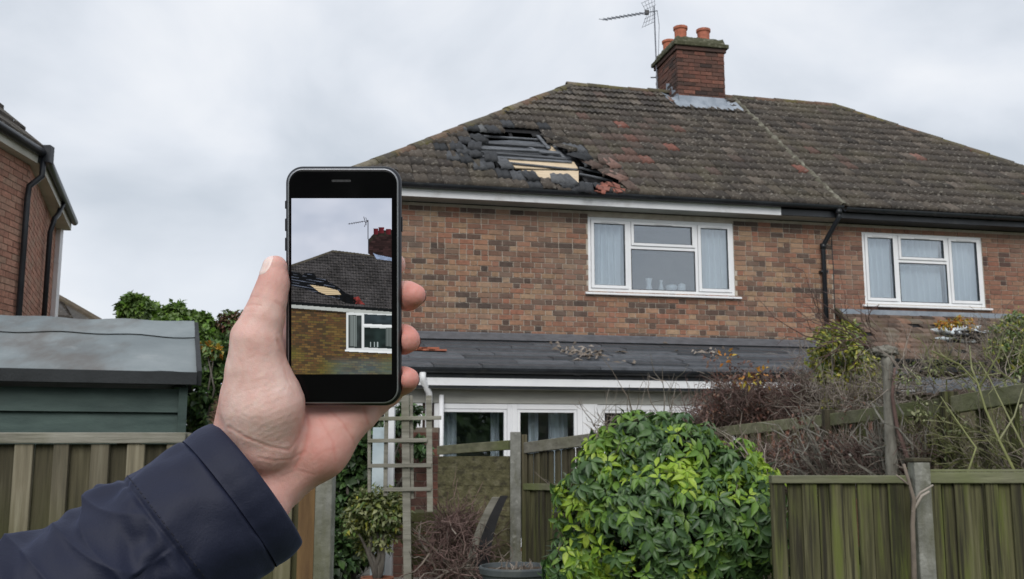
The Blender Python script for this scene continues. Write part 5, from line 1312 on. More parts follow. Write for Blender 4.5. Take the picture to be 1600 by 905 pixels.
# shrubs that rise above the fence
shrub('yellow_shrub', 'yellow green shrub standing against the black downpipe above the dead climber', 'shrub', [(1300, 528, 26), (1325, 520, 20), (1285, 560, 24), (1375, 590, 20), (1355, 570, 22), (1330, 580, 34), (1310, 600, 26), (1345, 610, 22), (1290, 590, 16), (1335, 545, 16), (1360, 600, 14), (1300, 635, 16)], 9.2, 1315, 4300, .050, [(m_leaf_yel, .75), (m_leaf_pale, .15), (m_leaf_tree, .10)], 21, .2, None, shell=.15, asp=.55)
shrub('tall_shrub', 'olive twiggy shrub at the right edge above the side fence', 'shrub', [(1575, 520, 24), (1595, 540, 26), (1560, 545, 18), (1590, 500, 18), (1620, 520, 30), (1585, 570, 18)], 7.6, 1590, 2200, .04, [(m_leaf_pale, .35), (m_leaf_yel, .25), (m_leaf_tree, .4)], 22, .2, None, shell=.15, asp=.5)
shrub('orange_bush', 'small plant with orange and yellow leaves on the broken lean-to roof', 'bush', [(1485, 506, 8), (1500, 502, 9), (1515, 507, 8), (1470, 508, 6)], 14.3, 1500, 420, .05, [(m_leaf_or, .75), (m_leaf_yel, .25)], 23, .05, None, shell=.15, base_z=2.9, stemr=.01)
# pruned trunk with a knob
pt = thing('pruned_trunk', 'bare pale trunk cut off at a knobbly top above the side fence', 'tree trunk', (at(1390, 700, 7.2).x, 7.2, T0))
L0 = Vector(pt.location)
MB().tube([at(x, y, 7.2)-L0 for x, y in ((1396, 790), (1393, 720), (1390, 660), (1388, 600), (1386, 570), (1387, 556))], [.045, .042, .038, .036, .040, .05], 12).build('trunk', m_bark_pale, pt, smooth=True)
crumple('crown', at(1383, 550, 7.2)-L0, .085, .06, .04, m_bark_pale, 4, pt, fold=.35, n=14)
MB().tube([at(x, y, 7.14)-L0 for x, y in ((1440, 760), (1420, 720), (1402, 670), (1394, 620), (1398, 575))], [.016, .015, .014, .012, .008], 8).build('branch', m_twig_red, pt, smooth=True)
twigs('twigs', [pbox(1300, 505, 1385, 545, 7.2, 7.5)], 30, .5, .004, m_twig_red, pt, L0, 31, (-.8, 0, .3), .25)
# thin sapling against the front right post
sp_ = thing('bare_sapling', 'small bare forked sapling in front of the grey post of the front right fence', 'sapling', (at(1432, 900, 4.85).x, 4.85, 0))
L0 = Vector(sp_.location); mb = MB()
for pts, rad in (([(1430, 960), (1428, 880), (1426, 820), (1428, 780), (1420, 752), (1412, 725)], 4.5), ([(1426, 800), (1440, 775), (1452, 768)], 3), ([(1428, 785), (1438, 770), (1458, 758)], 2.2), ([(1422, 760), (1408, 748), (1400, 742)], 2)):
    P = [at(x, y, 4.85)-L0 for x, y in pts]; mb.tube(P, [rad/1600*4.85*(1-.6*i/len(P)) for i in range(len(P))], 7)
mb.build('stem', m_twig, sp_, smooth=True)

# paving by the house
pv_ = MB(); pav = MB().box(-6, 3, 8.0, 12.0, T0-.05, T0+.012).build('paving', m_mortar_d, kind='structure')
for i in range(9):
    for j in range(7):
        x0 = -4.4+i*.6; y0 = 8.1+j*.55
        MB().box(x0, x0+.585, y0, y0+.535, T0+.01, T0+.035+rng.random()*.006).build('paving_slab', m_paving, pav, bevel=.004)

# the belt of trees behind the photographer, which the glass of the house mirrors
tb_ = leaf_cloud('tree_belt', [(x, -17+2*math.sin(x), 2.2+1.3*math.sin(x*.7), 2.6) for x in range(-24, 25, 3)], 16000, .55, m_leaf_tree, None, 55, shell=.3, asp=.6)
tb_['label'] = 'dark belt of trees mirrored in the patio glass'

fh_ = leaf_cloud('far_hedge', [(x, 25+math.sin(x), 1.3+.3*math.sin(x*1.7), 1.5) for x in range(-16, 0, 2)], 9000, .28, m_leaf_tree, None, 57, shell=.3, asp=.6)
fh_['label'] = 'distant hedge at the end of the neighbouring gardens'

# ------------------------------------------------------------------ hand, sleeve and phone (camera axes: right, up, depth)
AX = Matrix(((1, 0, 0), (0, -math.sin(PITCH), math.cos(PITCH)), (0, math.cos(PITCH), math.sin(PITCH))))  # columns set below
Rt = Vector((1, 0, 0)); Up = Vector((0, -math.sin(PITCH), math.cos(PITCH))); Fw = Vector((0, math.cos(PITCH), math.sin(PITCH)))
CAMM = np.array([tuple(Rt), tuple(Up), tuple(Fw)])
def cc(px, py, d): return np.array([(px-800)/F*d, (452.5-py)/F*d, d])
def c2w(P): return np.asarray(P) @ CAMM + np.array([0, 0, EYE])
PD, PT = .595, .0071                          # phone centre depth and thickness
PW, PHH = .0671, .1389
PC = cc(537.5, 447, PD)

S = .595/1600
prims_palm = [  # (px, py, depth, r px) chains
    [(372, 700, .598, 46), (398, 590, .590, 42)],
    [(415, 688, .592, 55), (412, 630, .587, 59), (400, 575, .584, 41)],
    [(560, 652, .612, 25), (502, 700, .609, 45), (445, 738, .606, 48)],
    [(375, 712, .600, 44), (330, 800, .580, 46)],
    [(430, 742, .604, 46), (372, 850, .580, 50)],
    [(450, 700, .612, 50), (480, 600, .626, 46)],
    [(480, 600, .626, 42), (470, 520, .626, 30)],
    [(540, 640, .622, 30), (500, 560, .628, 34)],
    [(440, 560, .606, 26), (458, 520, .618, 24)],
    [(470, 690, .606, 40), (545, 650, .613, 28)],
]
prims_thumb = [[(403, 572, .584, 39), (401, 530, .583, 37.5), (412, 497, .584, 30), (420, 468, .5855, 25.5), (427, 443, .587, 22.5), (430, 418, .5885, 18.5)]]
fingers = [
    [(455, 505, .622, 26), (540, 442, .632, 23), (606, 418, .622, 19), (618, 413, .611, 16.5)],
    [(490, 520, .628, 27), (585, 470, .638, 24), (632, 462, .620, 21.5), (637, 463, .604, 22.5), (647, 461.5, .599, 18.5)],
    [(520, 560, .628, 26), (590, 535, .636, 23), (624, 530, .618, 21), (630, 530, .603, 22.5), (638, 531.5, .598, 19)],
    [(566, 645, .618, 25), (608, 613, .624, 21), (624, 598, .614, 19.5), (630, 594, .603, 20.5), (637.5, 592, .598, 18)],
]
h = .00078
x0, y0, z0 = cc(320, 870, .60)[0]-.012, cc(320, 865, .60)[1]-.004, .548
x1, y1, z1 = cc(675, 385, .60)[0]+.003, cc(675, 388, .60)[1]+.003, .660
gx = np.arange(x0, x1, h, dtype=np.float32); gy = np.arange(y0, y1, h, dtype=np.float32); gz = np.arange(z0, z1, h, dtype=np.float32)
def capsule(a, b, ra, rb, out, k):
    lo = np.minimum(a-ra, b-rb)-.022; hi = np.maximum(a+ra, b+rb)+.022
    i0, i1 = np.searchsorted(gx, [lo[0], hi[0]]); j0, j1 = np.searchsorted(gy, [lo[1], hi[1]]); k0, k1 = np.searchsorted(gz, [lo[2], hi[2]])
    X = gx[i0:i1, None, None]-np.float32(a[0]); Y = gy[None, j0:j1, None]-np.float32(a[1]); Z = gz[None, None, k0:k1]-np.float32(a[2])
    ba = (b-a).astype(np.float32); L2 = np.float32((ba**2).sum()+1e-12)
    t = np.clip((X*ba[0]+Y*ba[1]+Z*ba[2])/L2, 0, 1)
    d = np.sqrt((X-t*ba[0])**2+(Y-t*ba[1])**2+(Z-t*ba[2])**2)-(np.float32(ra)+t*np.float32(rb-ra))
    o = out[i0:i1, j0:j1, k0:k1]
    if k > 0:
        hh = np.clip(.5+.5*(o-d)/k, 0, 1); out[i0:i1, j0:j1, k0:k1] = o*(1-hh)+d*hh-k*hh*(1-hh)
    else: out[i0:i1, j0:j1, k0:k1] = np.minimum(o, d)
def field(chains, k):
    out = np.full((len(gx), len(gy), len(gz)), .03, dtype=np.float32)
    for ch in chains:
        for p, q in zip(ch[:-1], ch[1:]): capsule(cc(*p[:3]), cc(*q[:3]), p[3]*S, q[3]*S, out, k)
    return out
def smin(a, b, k):
    hh = np.clip(.5+.5*(a-b)/k, 0, 1); return a*(1-hh)+b*hh-k*hh*(1-hh)
fld = field(prims_palm, .007)
fld = smin(fld, field(prims_thumb, .004), .008)
ff = None
for ch in fingers:
    f1 = field([ch], .003); ff = f1 if ff is None else smin(ff, f1, .0012)
fld = smin(fld, ff, .006); del ff, f1
# the phone presses its shape into the hand
qx = np.abs(gx[:, None, None]-np.float32(PC[0]))-(PW/2-.0034); qy = np.abs(gy[None, :, None]-np.float32(PC[1]))-(PHH/2-.0095); qz = np.abs(gz[None, None, :]-np.float32(PC[2]))-.0002
pb = np.sqrt(np.maximum(qx, 0)**2+np.maximum(qy-.006, 0)**2+np.maximum(qz, 0)**2)-.0034
fld = np.maximum(fld, -(pb-.0001)) if False else -smin(-fld, pb, .0012)
del pb
def surface_nets(v):
    s = v < 0; nx, ny, nz = v.shape
    c = np.zeros((nx-1, ny-1, nz-1), np.int8)
    for a in (0, 1):
        for b in (0, 1):
            for d in (0, 1): c += s[a:nx-1+a, b:ny-1+b, d:nz-1+d]
    act = (c > 0) & (c < 8); I, J, K = np.nonzero(act); n = len(I)
    idx = np.full(act.shape, -1, np.int32); idx[I, J, K] = np.arange(n)
    P = np.zeros((n, 3)); W = np.zeros(n)
    cor = [(a, b, d) for a in (0, 1) for b in (0, 1) for d in (0, 1)]
    for u in cor:
        for ax in range(3):
            if u[ax]: continue
            w_ = list(u); w_[ax] = 1
            va = v[I+u[0], J+u[1], K+u[2]]; vb = v[I+w_[0], J+w_[1], K+w_[2]]
            m = (va < 0) != (vb < 0); t = np.where(m, va/np.where(m, va-vb, 1), 0)
            q = np.tile(np.array(u, float), (n, 1)); q[:, ax] += t
            P[m] += q[m]; W[m] += 1
    P /= W[:, None]; P += np.stack([I, J, K], 1)
    Q = []
    for ax in range(3):
        sl0 = [slice(1, -1)]*3; sl0[ax] = slice(0, -1); sl1 = [slice(1, -1)]*3; sl1[ax] = slice(1, None)
        a = s[tuple(sl0)]; b = s[tuple(sl1)]
        for (m, flip) in ((a & ~b, False), (~a & b, True)):
            E = np.stack(np.nonzero(m), 1)
            o1, o2 = [k for k in range(3) if k != ax]
            E[:, o1] += 1; E[:, o2] += 1
            def g_(d1, d2): e = E.copy(); e[:, o1] += d1; e[:, o2] += d2; return idx[e[:, 0], e[:, 1], e[:, 2]]
            q = np.stack([g_(-1, -1), g_(0, -1), g_(0, 0), g_(-1, 0)], 1)
            if flip != (ax == 1): q = q[:, ::-1]
            Q.append(q)
    return P, np.concatenate(Q)
P, Q = surface_nets(fld)
P = P*h+np.array([x0, y0, z0])
ed = np.concatenate([Q[:, [0, 1]], Q[:, [1, 2]], Q[:, [2, 3]], Q[:, [3, 0]]])
cnt = np.bincount(ed.ravel(), minlength=len(P))[:, None]
def smooth(P, it, lam=.5):
    for _ in range(it):
        A = np.zeros_like(P)
        for k in range(3):
            A[:, k] = np.bincount(ed[:, 0], P[ed[:, 1], k], len(P))+np.bincount(ed[:, 1], P[ed[:, 0], k], len(P))
        P = P+lam*(A/np.maximum(cnt, 1)-P)
    return P
P = smooth(P, 5)
def vnormals(P):
    fn = np.cross(P[Q[:, 2]]-P[Q[:, 0]], P[Q[:, 3]]-P[Q[:, 1]]); N = np.zeros_like(P)
    for k in range(4):
        for a in range(3): N[:, a] += np.bincount(Q[:, k], fn[:, a], len(P))
    return N/(np.linalg.norm(N, axis=1)[:, None]+1e-12)
N = vnormals(P)
cen = P.mean(0)
if np.sum((P-cen)*N) < 0: Q = Q[:, ::-1]; N = -N
# creases of the palm and thumb, given where they run
PXY = np.stack([800+F*P[:, 0]/P[:, 2], 452.5-F*P[:, 1]/P[:, 2]], 1)
facing = np.clip(-N[:, 2]*2, 0, 1)
creases = [([(386, 467), (394, 463), (402, 464)], .45, 1.6), ([(383, 478), (394, 475), (407, 477)], .5, 1.6), ([(381, 488), (391, 486), (400, 487)], .3, 1.6), ([(430, 472), (437, 476), (442, 482)], .6, 2), ([(434, 533), (442, 548), (452, 560), (462, 578)], 1.1, 2.6),
           ([(357, 667), (385, 683), (418, 698), (452, 704), (466, 684), (472, 660)], .8, 2.2), ([(405, 716), (430, 721), (455, 718), (476, 706)], .6, 2), ([(513, 640), (534, 659), (551, 686), (556, 706)], .7, 2.2), ([(568, 638), (571, 650), (576, 664)], .9, 2.5),
           ([(478, 640), (484, 668), (478, 700), (462, 730)], .9, 3.2), ([(500, 655), (520, 690), (524, 720)], .45, 2.2), ([(486, 720), (505, 705), (530, 700)], .35, 2), ([(440, 560), (448, 590), (460, 615)], .3, 2), ([(362, 640), (385, 652), (410, 656)], .25, 2),
           ([(385, 600), (410, 592), (432, 596)], .22, 1.6), ([(380, 612), (408, 604), (436, 606)], .2, 1.6), ([(372, 560), (380, 575), (378, 600)], .25, 2.5), ([(440, 745), (465, 735), (490, 742)], .4, 2), ([(390, 560), (405, 552), (420, 556)], .2, 1.8)]
disp = np.zeros(len(P)); red = np.zeros(len(P))
for pts, dep, wd in creases:
    dm = np.full(len(P), 1e9)
    pts = np.array(pts, float)
    for a, b in zip(pts[:-1], pts[1:]):
        t = np.clip(((PXY-a) @ (b-a))/((b-a) @ (b-a)), 0, 1); dm = np.minimum(dm, np.linalg.norm(PXY-a-t[:, None]*(b-a), axis=1))
    g_ = np.exp(-(dm/wd)**2); disp -= dep*g_*.00030*facing; disp += dep*.00008*np.exp(-((dm-wd*2.2)/wd)**2)*facing; red += .35*dep*g_*facing
rs = np.random.RandomState(5)
def snoise(P, f, n=14, st=(1, 1, 1)):
    o = np.zeros(len(P))
    for _ in range(n):
        k = rs.normal(size=3)*np.array(st); o += np.sin(P @ (k*f)+rs.rand()*6.28)
    return o/math.sqrt(n)
disp += .00022*snoise(P, 170)+.00009*snoise(P, 380) + .00004*snoise(P, 600)
th = PXY @ np.array([.34, .94])                # fine skin folds across the ball of the thumb
msk = np.exp(-((PXY[:, 0]-420)/60)**2-((PXY[:, 1]-645)/70)**2)
disp += .00004*msk*facing*np.sin(th*.62+2.5*np.sin(PXY[:, 0]*.045)+snoise(P, 150)*1.2)
P = P+N*disp[:, None]
def near(px, py, d, r): c = cc(px, py, d); return np.exp(-(np.linalg.norm(P-c, axis=1)/r)**2)
flush = red+1.2*near(652, 463, .598, .013)+1.2*near(645, 531, .598, .013)+1.2*near(644, 592, .598, .012)+.45*near(425, 425, .585, .014)+.30*near(560, 660, .605, .03)+.35*near(500, 720, .60, .03)+.25*near(345, 640, .59, .02)+.12*snoise(P, 90)+.20+.2*near(440, 540, .59, .012)
vein = -(.12*near(410, 640, .565, .028))       # paler ball of the thumb
skin = bpy.data.materials.new('skin'); skin.use_nodes = True; t_ = skin.node_tree; p_ = t_.nodes['Principled BSDF']
at_ = nn(t_, 'ShaderNodeAttribute', attribute_name='flush'); rp_ = nn(t_, 'ShaderNodeValToRGB')
els = rp_.color_ramp.elements; els[0].position = 0; els[0].color = (.78, .56, .50, 1); els[1].position = 1; els[1].color = (.64, .28, .235, 1)
e_ = els.new(.35); e_.color = (.71, .425, .37, 1)
geo_ = nn(t_, 'ShaderNodeNewGeometry')
nz_ = nn(t_, 'ShaderNodeTexNoise'); nz_.inputs['Scale'].default_value = 160; nz_.inputs['Detail'].default_value = 4; t_.links.new(geo_.outputs['Position'], nz_.inputs[0])
ma_ = nn(t_, 'ShaderNodeMath', operation='MULTIPLY_ADD'); t_.links.new(nz_.outputs[0], ma_.inputs[0]); ma_.inputs[1].default_value = .55; t_.links.new(at_.outputs['Fac'], ma_.inputs[2])
sb_ = nn(t_, 'ShaderNodeMath', operation='SUBTRACT'); t_.links.new(ma_.outputs[0], sb_.inputs[0]); sb_.inputs[1].default_value = .24; t_.links.new(sb_.outputs[0], rp_.inputs[0])
t_.links.new(rp_.outputs[0], p_.inputs['Base Color'])
p_.inputs['Roughness'].default_value = .52; p_.inputs['Specular IOR Level'].default_value = .35
p_.inputs['Subsurface Weight'].default_value = .25; p_.inputs['Subsurface Radius'].default_value = (1, .35, .2); p_.inputs['Subsurface Scale'].default_value = .0035
vo_ = nn(t_, 'ShaderNodeTexVoronoi', feature='DISTANCE_TO_EDGE'); vo_.inputs['Scale'].default_value = 900; t_.links.new(geo_.outputs['Position'], vo_.inputs[0])
nf_ = nn(t_, 'ShaderNodeTexNoise'); nf_.inputs['Scale'].default_value = 480; nf_.inputs['Detail'].default_value = 5; t_.links.new(geo_.outputs['Position'], nf_.inputs[0])
mb2 = nn(t_, 'ShaderNodeMath', operation='MULTIPLY_ADD'); t_.links.new(vo_.outputs[0], mb2.inputs[0]); mb2.inputs[1].default_value = .5; t_.links.new(nf_.outputs[0], mb2.inputs[2])
bp_ = nn(t_, 'ShaderNodeBump'); bp_.inputs['Strength'].default_value = .42; bp_.inputs['Distance'].default_value = .0006; t_.links.new(mb2.outputs[0], bp_.inputs['Height']); t_.links.new(bp_.outputs[0], p_.inputs['Normal'])
wrist = c2w(cc(400, 740, .60))
hm = np_mesh('person', c2w(P)-wrist, Q, skin, True)
ca_ = hm.attributes.new('flush', 'FLOAT', 'POINT'); ca_.data.foreach_set('value', np.clip(flush+vein, 0, 1).astype(np.float32))
person = new_obj('person', hm, None, tuple(wrist))
tag(person, 'left hand and sleeve of a person in a dark navy jacket holding up the phone', 'person')

from mathutils.bvhtree import BVHTree
bvh = BVHTree.FromPolygons([tuple(p) for p in P], [tuple(q) for q in Q.tolist()])
m_nail = M('nail', [(.3, (.80,.58,.53)), (.7, (.88,.72,.67))], scale=300, rough=.28, bump=0, val=0, sub=.15)
def nail(c, n, up, w_, l_):
    c = Vector(c); n = Vector(n).normalized(); up = Vector(up); up = (up-n*up.dot(n)).normalized(); sd_ = up.cross(n)
    G = 14; V = []; Fq = []
    for j in range(G+1):
        for i in range(G+1):
            u, v = 2*i/G-1, 2*j/G-1
            uu = u*math.sqrt(max(0, 1-.5*v*v*(1 if v > 0 else .55))); vv = v*math.sqrt(max(0, 1-.42*u*u))
            o = c+sd_*uu*w_/2+up*vv*l_/2+n*.03; hit = bvh.ray_cast(o, -n, .06)
            if hit[0] is None:
                hit = bvh.find_nearest(o-n*.03)
                q = hit[0]+hit[1]*.0002
            else: q = hit[0]+n*(.00045-.0005*max(abs(u), -v)**6)
            V.append(q)
    for j in range(G):
        for i in range(G): a = j*(G+1)+i; Fq.append((a, a+1, a+G+2, a+G+1))
    return new_obj('nail', np_mesh('nail', c2w(np.array([tuple(v) for v in V]))-wrist, Fq, m_nail, True), person)
nail(cc(425, 417, .588), (-.66, .20, -.72), (.20, 1, .05), .0105, .0125)
for (px, py) in ((652, 463), (645, 533), (643, 594)): nail(cc(px, py, .603), (.93, -.34, .30), (.25, .1, -.95), .0105, .010)

m_hair = M('arm_hair', [(.3, (.10,.06,.04)), (.7, (.18,.11,.07))], scale=100, rough=.7, bump=0, val=0)
r_ = random.Random(61); mb = MB()
for k in range(90):
    px, py = r_.uniform(331, 352), r_.uniform(622, 662); o_ = Vector(cc(px-26, py, .595)); hit = bvh.ray_cast(o_, Vector((.9, -.1, r_.uniform(-.35, .35))).normalized(), .08)
    if hit[0] is None: continue
    p = hit[0]; nrm = hit[1] if hit[1].dot(Vector((-1, 0, 0))) > 0 else -hit[1]
    d = (nrm*.8+Vector((r_.gauss(-.1, .3), r_.gauss(.7, .35), r_.gauss(0, .3)))).normalized(); L = r_.uniform(.003, .006)
    q = [p, p+d*L*.5, p+d*L+Vector((0, -L*.25, 0))]
    mb.tube([Vector(c2w(np.array(tuple(v)))-wrist) for v in q], [.00009, .00007, .00004], 3, False)
o = mb.build('arm_hair', m_hair, person, fix=False); o['kind'] = 'stuff'

# sleeve ------------------------------------------------------------
m_jkt = bpy.data.materials.new('navy_nylon'); m_jkt.use_nodes = True; t_ = m_jkt.node_tree; p_ = t_.nodes['Principled BSDF']
p_.inputs['Base Color'].default_value = (.0075, .0105, .030, 1); p_.inputs['Roughness'].default_value = .66; p_.inputs['Specular IOR Level'].default_value = .38
p_.inputs['Sheen Weight'].default_value = .16; p_.inputs['Sheen Roughness'].default_value = .4; p_.inputs['Sheen Tint'].default_value = (.35, .45, .9, 1)
geo_ = nn(t_, 'ShaderNodeNewGeometry'); nf_ = nn(t_, 'ShaderNodeTexNoise'); nf_.inputs['Scale'].default_value = 900; nf_.inputs['Detail'].default_value = 3; t_.links.new(geo_.outputs['Position'], nf_.inputs[0])
nw_ = nn(t_, 'ShaderNodeTexNoise'); nw_.inputs['Scale'].default_value = 70; nw_.inputs['Detail'].default_value = 5; t_.links.new(geo_.outputs['Position'], nw_.inputs[0])
ma_ = nn(t_, 'ShaderNodeMath', operation='MULTIPLY_ADD'); t_.links.new(nw_.outputs[0], ma_.inputs[0]); ma_.inputs[1].default_value = 6; t_.links.new(nf_.outputs[0], ma_.inputs[2])
bp_ = nn(t_, 'ShaderNodeBump'); bp_.inputs['Strength'].default_value = .25; bp_.inputs['Distance'].default_value = .0006; t_.links.new(ma_.outputs[0], bp_.inputs['Height']); t_.links.new(bp_.outputs[0], p_.inputs['Normal'])
C0 = cc(398, 757, .600)
adir = np.array([-.8*.92, -.6*.92, -.39]); adir /= np.linalg.norm(adir)
elbow = C0+adir*.265
shoulder = np.array([-.30, -.36, .02])
def centre(u):                                # u metres from the opening
    if u <= .20: return C0+adir*u
    t = (u-.20)/.36; a, b, c = C0+adir*.20, elbow+adir*.03, shoulder
    t = min(t, 1); return a*(1-t)**2+b*2*t*(1-t)+c*t*t
ULEN = .56
def rad_u(u):
    return float(np.interp(u, [0, .02, .06, .12, .20, .30, .45, .56], [.0445, .0455, .0475, .0540, .0590, .064, .070, .075]))
def smoothstep(a, b, x): t = np.clip((x-a)/(b-a), 0, 1); return t*t*(3-2*t)
def fold(u, th):
    # u (m) from the opening, th angle; 0 faces the camera side
    w1 = smoothstep(.050, .075, u)
    p = u*1000
    d = 0
    # long gathered folds that start at the stitched seam and wander round the arm
    wv = 1.3*np.sin(p/19+th*1.3)+.9*np.sin(th*2.3+p/31+1.0)
    d += w1*.0021*np.sin(p/5.6+th*1.7+wv+.4)*(.55+.45*np.sin(th*2.1+p/26+.5))
    d += w1*.0026*np.sin(p/8.3-th*1.9+1.2*np.sin(p/23-th)+2.0)
    r1 = 1-np.abs(np.sin(p/15.0+th*1.25+.8*np.sin(th*2+p/33)+.2)); d += w1*.0042*(r1**2.5-.28)
    r3 = 1-np.abs(np.sin(p/9.0-th*2.3+1.1*np.sin(p/21+th*1.5)+1.4)); d += w1*.0020*(r3**2.5-.28)
    d += w1*.0007*np.sin(p/2.7+th*5+2*np.sin(th*3+p/12))
    d += .0014*np.exp(-((u-.066)/.007)**2)*np.sin(th*11+2*np.sin(th*4))
    d += (1-w1)*.0009*np.sin(p/9+th*3+np.sin(th*5))*smoothstep(.018, .03, u)
    d += .0010*np.sin(th*3+p/30)*smoothstep(.012, .03, u)+.0006*np.sin(th*9+1.5*np.sin(p/9))*smoothstep(.014, .02, u)
    d += .0004*np.sin(th*22+p/6)*np.exp(-((u-.056)/.006)**2)
    d -= .0016*np.exp(-((u-.0555)/.0016)**2)            # stitched seam
    d -= .0028*np.exp(-((u-.0165)/.0022)**2)            # groove behind the cuff band
    d += .0010*np.exp(-((u-.0085)/.006)**2)
    return d
def tube_grid(us, extra, nth, inner=False):
    V = []
    for u in us:
        c = centre(u); t = centre(u+.002)-centre(u-.002) if u < ULEN-.003 else centre(u)-centre(u-.002); t /= np.linalg.norm(t)
        e1 = np.cross(t, np.array([0, 0, 1.0])); e1 /= np.linalg.norm(e1); e2 = np.cross(t, e1)
        if e2[2] > 0: e2 = -e2
        th = np.arange(nth)*2*np.pi/nth                  # th=0 towards the camera
        r = rad_u(u)+extra(u, th)
        V.append(c+np.outer(np.cos(th)*r*.94, e2)+np.outer(np.sin(th)*r, e1))
    V = np.concatenate(V); k = len(us); Fq = []
    ii = np.arange(nth); jj = (ii+1) % nth
    for a in range(k-1): Fq.append(np.stack([a*nth+ii, a*nth+jj, (a+1)*nth+jj, (a+1)*nth+ii], 1))
    return V, (np.concatenate(Fq) if Fq else None)
us = np.concatenate([np.linspace(.0165, .24, 330), np.linspace(.242, ULEN, 90)])
V, Fq = tube_grid(us, fold, 300)
sl = new_obj('jacket_sleeve', np_mesh('jacket_sleeve', c2w(V)-wrist, Fq, m_jkt, True), person)
cu = [(0.018, 0)]+[(.0165-.0165*k/10, .0012*math.sin(math.pi*k/10)) for k in range(11)]+[(-.0012, -.0008), (-.0014, -.0022), (-.0004, -.0036), (.01, -.0045), (.03, -.005), (.05, -.006)]
def cuff_v(cu, nth=300):
    V = []
    for (u, e) in cu:
        v, _ = tube_grid([max(u, 0)], lambda uu, th: e+.0006*np.sin(th*3+.4)+.00012*np.sin(th*17+4*np.sin(th*2)), nth)
        v = v+adir*min(u, 0); V.append(v)
    V = np.concatenate(V); ii = np.arange(nth); jj = (ii+1) % nth
    return V, np.concatenate([np.stack([a*nth+ii, a*nth+jj, (a+1)*nth+jj, (a+1)*nth+ii], 1) for a in range(len(cu)-1)])
V, Fq = cuff_v(cu)
new_obj('cuff', np_mesh('cuff', c2w(V)-wrist, Fq, m_jkt, True), sl)
m_thread = M('thread', [(.3, (.010,.011,.02)), (.7, (.03,.032,.05))], scale=300, rough=.8, bump=0, val=0)
mb = MB(); n_ = 150
for i in range(n_):
    if i % 2: continue
    pts = []
    for q in (0, .5, 1):
        th = np.array([2*np.pi*(i+q)/n_]); v, _ = tube_grid([.0525], lambda uu, t_h: fold(np.float64(.0525), th)+.0004, 1)
        u = .0525; c = centre(u); t = adir; e1 = np.cross(t, np.array([0, 0, 1.0])); e1 /= np.linalg.norm(e1); e2 = np.cross(t, e1); e2 = -e2 if e2[2] > 0 else e2
        r = rad_u(u)+float(fold(np.float64(u), th)[0])+.0002
        pts.append(Vector(c2w(c+e2*math.cos(th[0])*r*.94+e1*math.sin(th[0])*r)-wrist))
    mb.tube(pts, .00035, 4, False)
mb.build('stitching', m_thread, sl, fix=False)

# phone ---------------------------------------------------------------
pw = c2w(PC)
phone = thing('smartphone', 'black smartphone held upright in the hand, its screen showing the damaged roof', 'phone', tuple(pw))
phone.rotation_euler = (math.pi/2+PITCH, 0, 0)            # local x right, y up, z towards the camera
m_body = M('phone_metal', [(.3, (.035,.037,.042)), (.7, (.05,.052,.058))], scale=40, rough=.38, metal=.85, bump=0, val=0)
m_rim = M('phone_rim', [(.3, (.30,.31,.33)), (.7, (.36,.37,.39))], scale=40, rough=.45, metal=.9, bump=0, val=0)
m_black = M('phone_glass', [(.3, (.003,.003,.0035)), (.7, (.0045,.0045,.005))], scale=20, rough=.08, bump=0, val=0, spec=.10)
m_dark = M('earpiece_mesh', [(.3, (.02,.02,.022)), (.7, (.05,.05,.055))], scale=900, rough=.6, bump=0, val=0)
def rr_out(w_, h_, r, n=10):
    P_ = []
    for cx_, cy_, a0 in ((w_/2-r, h_/2-r, 0), (-w_/2+r, h_/2-r, 90), (-w_/2+r, -h_/2+r, 180), (w_/2-r, -h_/2+r, 270)):
        for k in range(n+1): a = R(a0+90*k/n); P_.append((cx_+r*math.cos(a), cy_+r*math.sin(a)))
    return P_
def loft(secs, name, m, cap=True, smooth=True):
    V = []; k = None
    for (w_, h_, r, z) in secs:
        o = rr_out(w_, h_, r); k = len(o); V += [(x, y, z) for x, y in o]
    Fc = [(a*k+i, a*k+(i+1) % k, (a+1)*k+(i+1) % k, (a+1)*k+i) for a in range(len(secs)-1) for i in range(k)]
    if cap: Fc += [tuple(range(k-1, -1, -1)), tuple((len(secs)-1)*k+i for i in range(k))]
    return MB().add(V, Fc).build(name, m, phone, smooth=smooth)
Rr = .0034; secs = []
for k in range(13):
    a = R(-90+180*k/12); ins = Rr*(1-math.cos(a)); secs.append((PW-2*ins, PHH-2*ins, .0098-ins*.6, (PT/2)*math.sin(a)))
body = loft([s for s in secs if s[0] > PW-2*Rr*.95], 'body', m_body)
loft([(PW-.0042, PHH-.0042, .0082, PT/2-.0010), (PW-.0030, PHH-.0030, .0086, PT/2-.0002), (PW-.0042, PHH-.0042, .0082, PT/2+.00005), (PW-.0048, PHH-.0048, .008, PT/2+.0000)], 'rim', m_rim)
loft([(PW-.0048, PHH-.0048, .0080, PT/2-.0004), (PW-.0047, PHH-.0047, .0080, PT/2+.00012), (PW-.0056, PHH-.0056, .0076, PT/2+.00035), (PW-.0072, PHH-.0072, .0068, PT/2+.00042)], 'front_glass', m_black)
def P2(px, py): return ((px-537.5)*S*.995, (447-py)*S*.995)
MB().add([(x*1.0+P2(535, 0)[0], y+P2(0, 283)[1], PT/2+.00048) for x, y in rr_out(.0112, .0013, .0006, 5)], [tuple(range(24))]).build('earpiece', m_dark, phone, fix=False)
for (ya, yb) in ((313, 326), (341, 361), (371, 392)):
    a, b = P2(0, ya)[1], P2(0, yb)[1]
    MB().box(-PW/2-.0006, -PW/2+.002, b, a, -.0011, .0011).build('side_button', m_body, phone, bevel=.0004)
a, b = P2(0, 338)[1], P2(0, 362)[1]
MB().box(PW/2-.002, PW/2+.0005, b, a, -.0011, .0011).build('side_button', m_body, phone, bevel=.0004)
